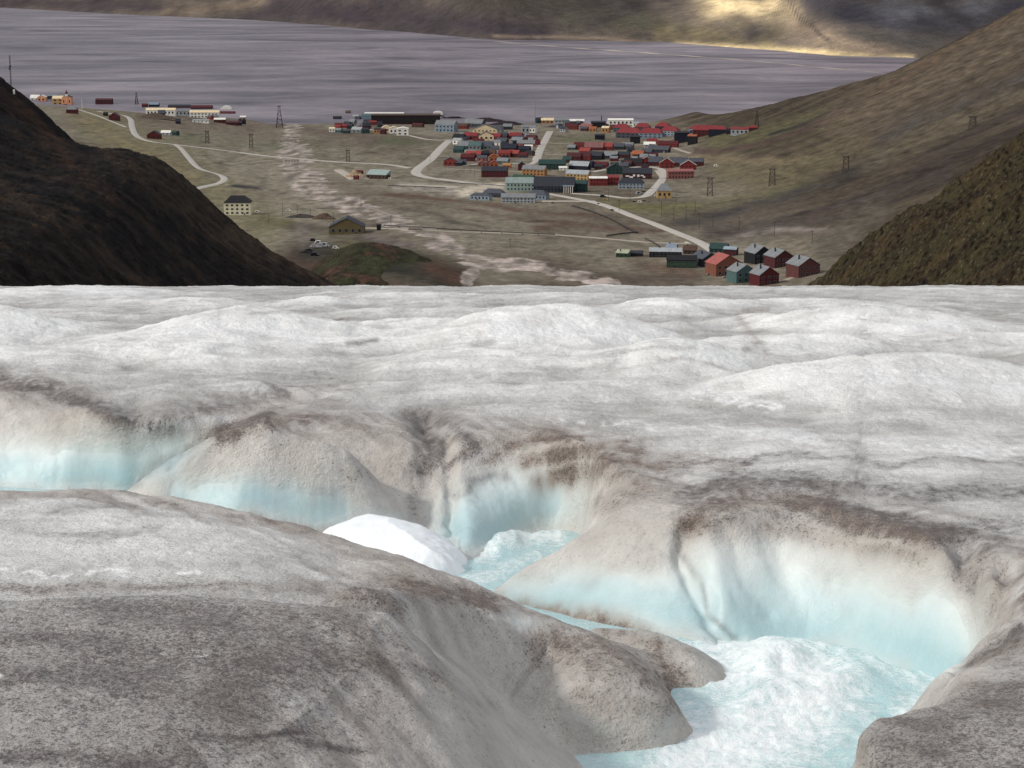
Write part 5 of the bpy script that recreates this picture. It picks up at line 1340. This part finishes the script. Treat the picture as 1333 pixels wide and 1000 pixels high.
for u_, vb, vt in [(612,228,214),(604,226,212),(618,232,218),(630,217,205),(560,213,203),(580,226,216),(700,236,224),(716,226,215),(812,232,220)]:
    pole(u_, vb, vt, 'thin dark utility pole at the front edge of the town centre', 'poles at the town edge', rr=.16)
# masts
q = hit(15, 121, spur_z, 500, 2600); s = q[1]/F; h = 48*s
o = empty('radio_mast', q, 0, 'tall thin lattice mast on the crest of the dark left spur', 'mast')
m = MB(); 
for k in range(3):
    t_ = 2*math.pi*k/3; m.bar((.5*math.cos(t_), .5*math.sin(t_), -6), (.35*math.cos(t_), .35*math.sin(t_), h), .14)
for k in range(20): m.bar((.5*math.cos(k*2.1), .5*math.sin(k*2.1), h*k/20), (.5*math.cos(k*2.1+2.1), .5*math.sin(k*2.1+2.1), h*(k+1)/20), .08)
m.build('lattice', M_DARK, o)
MB().box(-1.1, -.2, -.4, .4, h*.62, h*.66).build('antenna', M_DARK, o); MB().box(-.7, .7, -.4, .4, h*.68, h*.72).build('antenna', M_DARK, o); MB().box(1.4, 2.6, -1, .6, -1, 2.6).build('cabinet', paint(WHITE), o)
for u_, vb, vt, lab in [(697,157,133,'tall thin grey mast at the shore behind the centre'),(783,164,151,'stubby dark chimney mast at the shore industry'),(107,142,128,'slim white flagpole on the church hill road')]:
    q, s = px_at(u_, vb); o = empty('mast', q, 0, lab, 'mast'); hh = (vb-vt)*s; wht = u_ == 107
    MB().bar((0, 0, -2), (0, 0, hh), .5 if u_ != 783 else 1.1, .3 if u_ != 783 else .9, 8).build('pole', paint(WHITE) if wht else paint(GREY if u_ == 697 else (40,38,42)), o)
    MB().bar((0, 0, hh), (0, 0, hh+.8), .6, .1, 8).build('cap', M_DARK, o)
# ---------------------------------------------------------------- vehicles
def car(u, v, col, label, yaw=0, van=False, sc=1.0, fun=None):
    q = spot(u, v, fun); o = empty('van' if van else 'car', q, R(yaw), label, 'van' if van else 'car', 'parked vehicles')
    m = MB(); L_, W_, h1, h2 = (2.5*sc, .95*sc, .95*sc, (2.1 if van else 1.5)*sc); c = paint(col, .35, .04, 'car')
    low = [(-L_, .35), (L_, .35), (L_, h1*.85), (L_*.55, h1), (-L_*.95, h1)]
    for y_ in (-W_, W_): m.poly([(a_, y_, b_) for a_, b_ in (low if y_ < 0 else low[::-1])])
    for i in range(5): a_, b_ = low[i], low[(i+1) % 5]; m.poly([(a_[0], W_, a_[1]), (b_[0], W_, b_[1]), (b_[0], -W_, b_[1]), (a_[0], -W_, a_[1])])
    m.build('body', c, o)
    top = [(-L_*.9, h1), (L_*.45, h1), (L_*.15 if not van else L_*.4, h2), (-L_*.75, h2)]; m = MB(); w2 = W_*.9
    for y_ in (-w2, w2): m.poly([(a_, y_, b_) for a_, b_ in (top if y_ < 0 else top[::-1])])
    for i in range(4): a_, b_ = top[i], top[(i+1) % 4]; m.poly([(a_[0], w2, a_[1]), (b_[0], w2, b_[1]), (b_[0], -w2, b_[1]), (a_[0], -w2, a_[1])])
    cb = m.build('cabin', c, o)
    for y_ in (-1, 1): MB().box(-L_*.6, L_*.1, min(y_*w2, y_*(w2+.04)), max(y_*w2, y_*(w2+.04)), h1*1.05, h2*.92).build('window', glass_mat(), cb)
    for sx in (-.62, .62):
        for sy in (-1, 1): MB().bar((sx*L_, sy*W_*.8, .36*sc), (sx*L_, sy*W_*1.03, .36*sc), .36*sc, k=10).build('wheel', paint((28,28,30)), o)
for a_ in [(894,317,WHITE,'white car driving on the road near the old barracks',-30),(987,343,WHITE,'white van parked by the black barrack',80,True),(923,358,GREY,'grey car parked left of the salmon roofed house',20),
           (944,362,PGREY,'pale car parked in front of the salmon roofed house',10),(950,364,LBLUE,'pale blue car parked before the salmon roofed house',10),(779,266,BLACK,'black car just below the road junction',60),
           (797,274,NAVY,'dark blue car on the road below the junction',-40),(785,257,NAVY,'dark blue truck stopped at the junction',0,True,1.7),(788,261,YEL,'yellow white truck stopped at the junction',0,True,1.3),
           (832,253,PGREY,'pale grey bus shaped van parked in the yard under the pale blue building',10,True,1.8),(838,250,BLACK,'black car parked behind the pale grey van',10),(826,263,BLACK,'black car in the lower yard',0),
           (833,264,WHITE,'white van in the lower yard',0,True,1.2),(839,262,MAROON,'maroon car in the lower yard',0),(845,263,GREY,'grey car in the lower yard',0),(855,256,WHITE,'white van parked left of the yellow house',0,True,1.3),
           (880,257,WHITE,'white car parked right of the yellow house',0),(415,318,WHITE,'white van among the scrap left of the olive hall',10,True,1.7),(424,321,PGREY,'pale grey van among the scrap left of the olive hall',-20,True,1.8),
           (408,314,NAVY,'dark blue van behind the scrap left of the olive hall',0,True,1.4),(437,324,WHITE,'white trailer like van at the right of the scrap',0,True,1.3),(410,333,BLACK,'black van below the scrap',0,True,1.6),(402,326,BLACK,'black car left below the scrap',30,False,1.3),
           (335,277,WHITE,'white van just right of the cream lodge',0,True,1.2),(376,275,WHITE,'white van on the gravel beside the lower river',0,True,1.2),(478,233,WHITE,'white car beside the barn with pale green roof',0),
           (508,234,WHITE,'white van at the right end of the barn with pale green roof',0,True,1.3),(702,259,BLACK,'black car on the gravel before the school',0),(869,233,BLACK,'black car left of the pinkish red block',0),
           (932,217,WHITE,'white van alone on the slope right of the town',0,True,1.5),(866,199,WHITE,'white van among the slate and red rows',0,True,1.4),(720,265,DSLATE,'dark grey car near the school porch',0)]:
    car(*a_)
# ---------------------------------------------------------------- bridges, pipelines, heaps, tanks
def bridge(u, v, wpx, label):
    q, s = px_at(u, v); W = wpx*s; o = empty('bridge', q, 0, label, 'bridge', 'bridges over the river')
    MB().box(-W/2, W/2, -3.2, 3.2, 1.6, 2.5).build('deck', M_ROAD, o)
    for i in range(5): x0 = -W/2 + W*(i + .5)/5; MB().box(x0-.7, x0+.7, -3, 3, -3, 1.58).build('pier', paint((130,120,108)), o)
    for sy in (-1, 1): MB().box(-W/2, W/2, sy*3.1-.12, sy*3.1+.12, 2.52, 3.4).build('railing', paint((150,140,128)), o)
bridge(375, 185, 23, 'low pale bridge over the river, farther of the two'); bridge(380, 211, 19, 'low pale bridge over the river, nearer of the two')
bridge(540, 299, 18, 'low dark bridge where the track crosses the lower river')
def pipe(pts, label, r=.55, up=1.6):
    P = []
    for u_, v_ in pts: q = spot(u_, v_); P.append(Vector((q[0], q[1], q[2] + up)))
    o = empty('pipeline', P[0], 0, label, 'pipeline', 'raised pipelines'); m = MB(); b0 = P[0]
    k_ = 0
    for a_, b_ in zip(P, P[1:]):
        m.bar(a_-b0, b_-b0, r, k=8)
        n_ = max(2, int((b_-a_).length/22))
        for i in range(n_):
            if k_ > 45: break
            p_ = a_.lerp(b_, i/n_) - b0; MB().box(p_.x-.3, p_.x+.3, p_.y-.3, p_.y+.3, p_.z-4.2, p_.z-r*.6).build('support', M_DARK, o); k_ += 1
    m.build('pipe', paint((70,66,64)), o)
pipe([(505,243),(540,244),(580,246)], 'dark raised pipeline beside the pale ground right of the barn')
pipe([(745,269),(768,276),(790,284),(828,304)], 'dark raised pipeline running down from the school toward the valley track', .8)
pipe([(790,309),(808,306),(830,304)], 'short dark pipeline branch meeting the long one', .8)
pipe([(560,237),(600,240),(640,242),(690,247)], 'long low pipeline along the road in front of the town', .45)
pipe([(500,296),(540,298),(600,302),(680,306),(722,308)], 'raised pipeline following the valley track', .5, 2.2)
pipe([(840,312),(855,320),(870,332)], 'short raised pipeline behind the long black barrack', .6)
def mound(u, v, wpx, hpx, dpx, col, label, name='heap', cat='heap', seed=1, rough=.5, yaw=0, group=None):
    q, s = px_at(u, v); W, Hh, D = wpx*s/2, hpx*s, dpx*s/2; n = 28
    X, Yv = np.meshgrid(np.linspace(-1, 1, n), np.linspace(-1, 1, n), indexing='ij'); r = np.sqrt(X**2 + Yv**2)
    Z = Hh*np.clip(1 - r, 0, 1)**.8*(1 + rough*fbm(X*2.5 + seed*3, Yv*2.5, 4, 900 + seed)) - .6
    me = raw_mesh(name, np.stack([X*W, Yv*D, Z], -1).reshape(-1, 3), grid_faces(n, n)); 
    o = link(name, me, paint(col, .95, .35, 'heap')); o.location = (q[0], q[1] + D, q[2]); o.rotation_euler = (0, 0, R(yaw)); tag(o, label, cat, group)
mound(462, 231, 30, 9, 10, (190,160,122), 'sandy earth heap at the left of the barn', seed=2)
mound(421, 286, 34, 9, 14, (104,84,66), 'low brown gravel heap behind the olive hall', seed=3)
mound(392, 284, 46, 6, 14, (78,72,68), 'low dark gravel heap left of the brown one', seed=4)
mound(590, 158, 60, 7, 10, (54,44,48), 'long black coal heap on the shore right of the power hall', seed=5)
mound(632, 160, 66, 7, 10, (66,54,58), 'long dark coal heap at the shore behind the centre', seed=6)
mound(570, 156, 40, 7, 8, (48,40,44), 'black coal heap at the end of the power hall', seed=7)
mound(660, 163, 50, 6, 10, (60,56,60), 'dark coal heap left of the tall grey mast', seed=8)
mound(722, 166, 34, 3, 8, (86,76,74), 'low dark heap below the ochre shore hall', seed=9)
mound(198, 155, 60, 8, 20, (104,88,74), 'bare brown hillock below the left bright hall', seed=10, rough=.3)
mound(411, 322, 20, 6, 8, (150,146,146), 'pile of pale scrap metal left of the olive hall', 'scrap_pile', 'scrap', 11, 1.2)
mound(400, 330, 26, 5, 8, (44,40,42), 'pile of black scrap below the pale one', 'scrap_pile', 'scrap', 12, 1.0)
mound(760, 237, 20, 3, 6, (120,92,80), 'small brown soil heap left of the yellow ochre block', seed=13)
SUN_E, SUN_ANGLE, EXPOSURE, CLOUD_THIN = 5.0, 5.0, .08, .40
# ================================================================ camera, light, view
cam = bpy.data.cameras.new('camera'); co = bpy.data.objects.new('camera', cam); C.objects.link(co)
cam.sensor_width = 36; cam.lens = 36 * F / 1333; cam.clip_start = .5; cam.clip_end = 200000
co.location = (0, 0, CAMZ); co.rotation_euler = (R(90) - PITCH, 0, 0); SC.camera = co
SUN_AZ, SUN_EL = 256.0, 35.0      # compass style: azimuth clockwise from +y
w = bpy.data.worlds.new('World'); SC.world = w; w.use_nodes = True
nt = w.node_tree; bg = nt.nodes['Background']
sky = nt.nodes.new('ShaderNodeTexSky'); sky.sky_type = 'NISHITA'; sky.sun_disc = False
sky.sun_elevation = R(SUN_EL); sky.sun_rotation = R(SUN_AZ); sky.altitude = 400; sky.air_density = 1; sky.dust_density = 2.5
nt.links.new(sky.outputs[0], bg.inputs[0]); bg.inputs[1].default_value = .10
sl = bpy.data.lights.new('sun', 'SUN'); sl.energy = SUN_E; sl.angle = R(SUN_ANGLE); sl.color = (1, .95, .88)
so = bpy.data.objects.new('sun', sl); C.objects.link(so)
d = Vector((math.sin(R(SUN_AZ))*math.cos(R(SUN_EL)), math.cos(R(SUN_AZ))*math.cos(R(SUN_EL)), math.sin(R(SUN_EL))))
so.rotation_euler = d.to_track_quat('Z', 'Y').to_euler(); so.location = (0, 0, 600)
SC.view_settings.view_transform = 'Standard'; SC.view_settings.look = 'None'
SC.view_settings.exposure = EXPOSURE; SC.view_settings.gamma = 1
SC.cycles.use_adaptive_sampling = True; SC.cycles.adaptive_threshold = .01
SC.cycles.max_bounces = 6; SC.cycles.diffuse_bounces = 3; SC.cycles.glossy_bounces = 2; SC.cycles.transparent_max_bounces = 6
SC.cycles.caustics_reflective = False; SC.cycles.caustics_refractive = False
SC.cycles.use_denoising = True

# ================================================================ unseen broken cloud sheet, added to shade the land; gaps aimed at sun patches
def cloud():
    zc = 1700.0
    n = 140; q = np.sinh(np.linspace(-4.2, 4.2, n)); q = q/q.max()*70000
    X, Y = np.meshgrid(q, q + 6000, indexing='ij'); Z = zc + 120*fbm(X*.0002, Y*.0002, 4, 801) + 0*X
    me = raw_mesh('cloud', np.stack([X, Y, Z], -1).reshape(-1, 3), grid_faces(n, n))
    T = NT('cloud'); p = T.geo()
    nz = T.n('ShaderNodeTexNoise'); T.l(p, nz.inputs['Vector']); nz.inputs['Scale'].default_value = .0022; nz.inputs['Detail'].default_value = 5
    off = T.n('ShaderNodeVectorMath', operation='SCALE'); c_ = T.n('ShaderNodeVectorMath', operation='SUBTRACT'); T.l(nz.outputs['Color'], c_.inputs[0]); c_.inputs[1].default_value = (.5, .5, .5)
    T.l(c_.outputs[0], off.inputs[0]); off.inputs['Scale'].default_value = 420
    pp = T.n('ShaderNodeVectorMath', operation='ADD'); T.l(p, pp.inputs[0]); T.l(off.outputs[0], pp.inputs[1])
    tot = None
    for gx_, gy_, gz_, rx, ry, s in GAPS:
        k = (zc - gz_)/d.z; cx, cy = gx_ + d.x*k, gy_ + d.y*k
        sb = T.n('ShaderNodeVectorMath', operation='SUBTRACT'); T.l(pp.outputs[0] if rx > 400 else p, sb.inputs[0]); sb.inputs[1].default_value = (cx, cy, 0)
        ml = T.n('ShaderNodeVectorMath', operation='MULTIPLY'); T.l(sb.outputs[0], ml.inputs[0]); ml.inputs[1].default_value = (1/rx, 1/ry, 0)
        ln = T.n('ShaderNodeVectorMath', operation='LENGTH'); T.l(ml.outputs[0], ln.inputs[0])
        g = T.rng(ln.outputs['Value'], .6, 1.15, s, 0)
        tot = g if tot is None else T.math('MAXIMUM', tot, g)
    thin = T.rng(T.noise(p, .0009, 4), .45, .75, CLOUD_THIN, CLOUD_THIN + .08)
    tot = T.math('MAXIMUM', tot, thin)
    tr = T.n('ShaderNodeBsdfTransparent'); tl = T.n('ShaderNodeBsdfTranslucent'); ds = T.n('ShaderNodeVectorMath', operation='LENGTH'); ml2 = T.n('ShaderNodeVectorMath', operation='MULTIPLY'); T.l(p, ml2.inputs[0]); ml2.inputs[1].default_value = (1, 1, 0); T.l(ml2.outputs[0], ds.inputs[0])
    T.l(T.rng(ds.outputs['Value'], 700, 4200, .98, .52), tl.inputs[0])  # brighter overhead, dimmer far off, set to shape the light below
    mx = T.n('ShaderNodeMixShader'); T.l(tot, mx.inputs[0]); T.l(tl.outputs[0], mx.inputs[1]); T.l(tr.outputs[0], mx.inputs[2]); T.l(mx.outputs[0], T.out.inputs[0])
    tag(link('cloud_shade_sheet', me, T.m), kind='stuff')
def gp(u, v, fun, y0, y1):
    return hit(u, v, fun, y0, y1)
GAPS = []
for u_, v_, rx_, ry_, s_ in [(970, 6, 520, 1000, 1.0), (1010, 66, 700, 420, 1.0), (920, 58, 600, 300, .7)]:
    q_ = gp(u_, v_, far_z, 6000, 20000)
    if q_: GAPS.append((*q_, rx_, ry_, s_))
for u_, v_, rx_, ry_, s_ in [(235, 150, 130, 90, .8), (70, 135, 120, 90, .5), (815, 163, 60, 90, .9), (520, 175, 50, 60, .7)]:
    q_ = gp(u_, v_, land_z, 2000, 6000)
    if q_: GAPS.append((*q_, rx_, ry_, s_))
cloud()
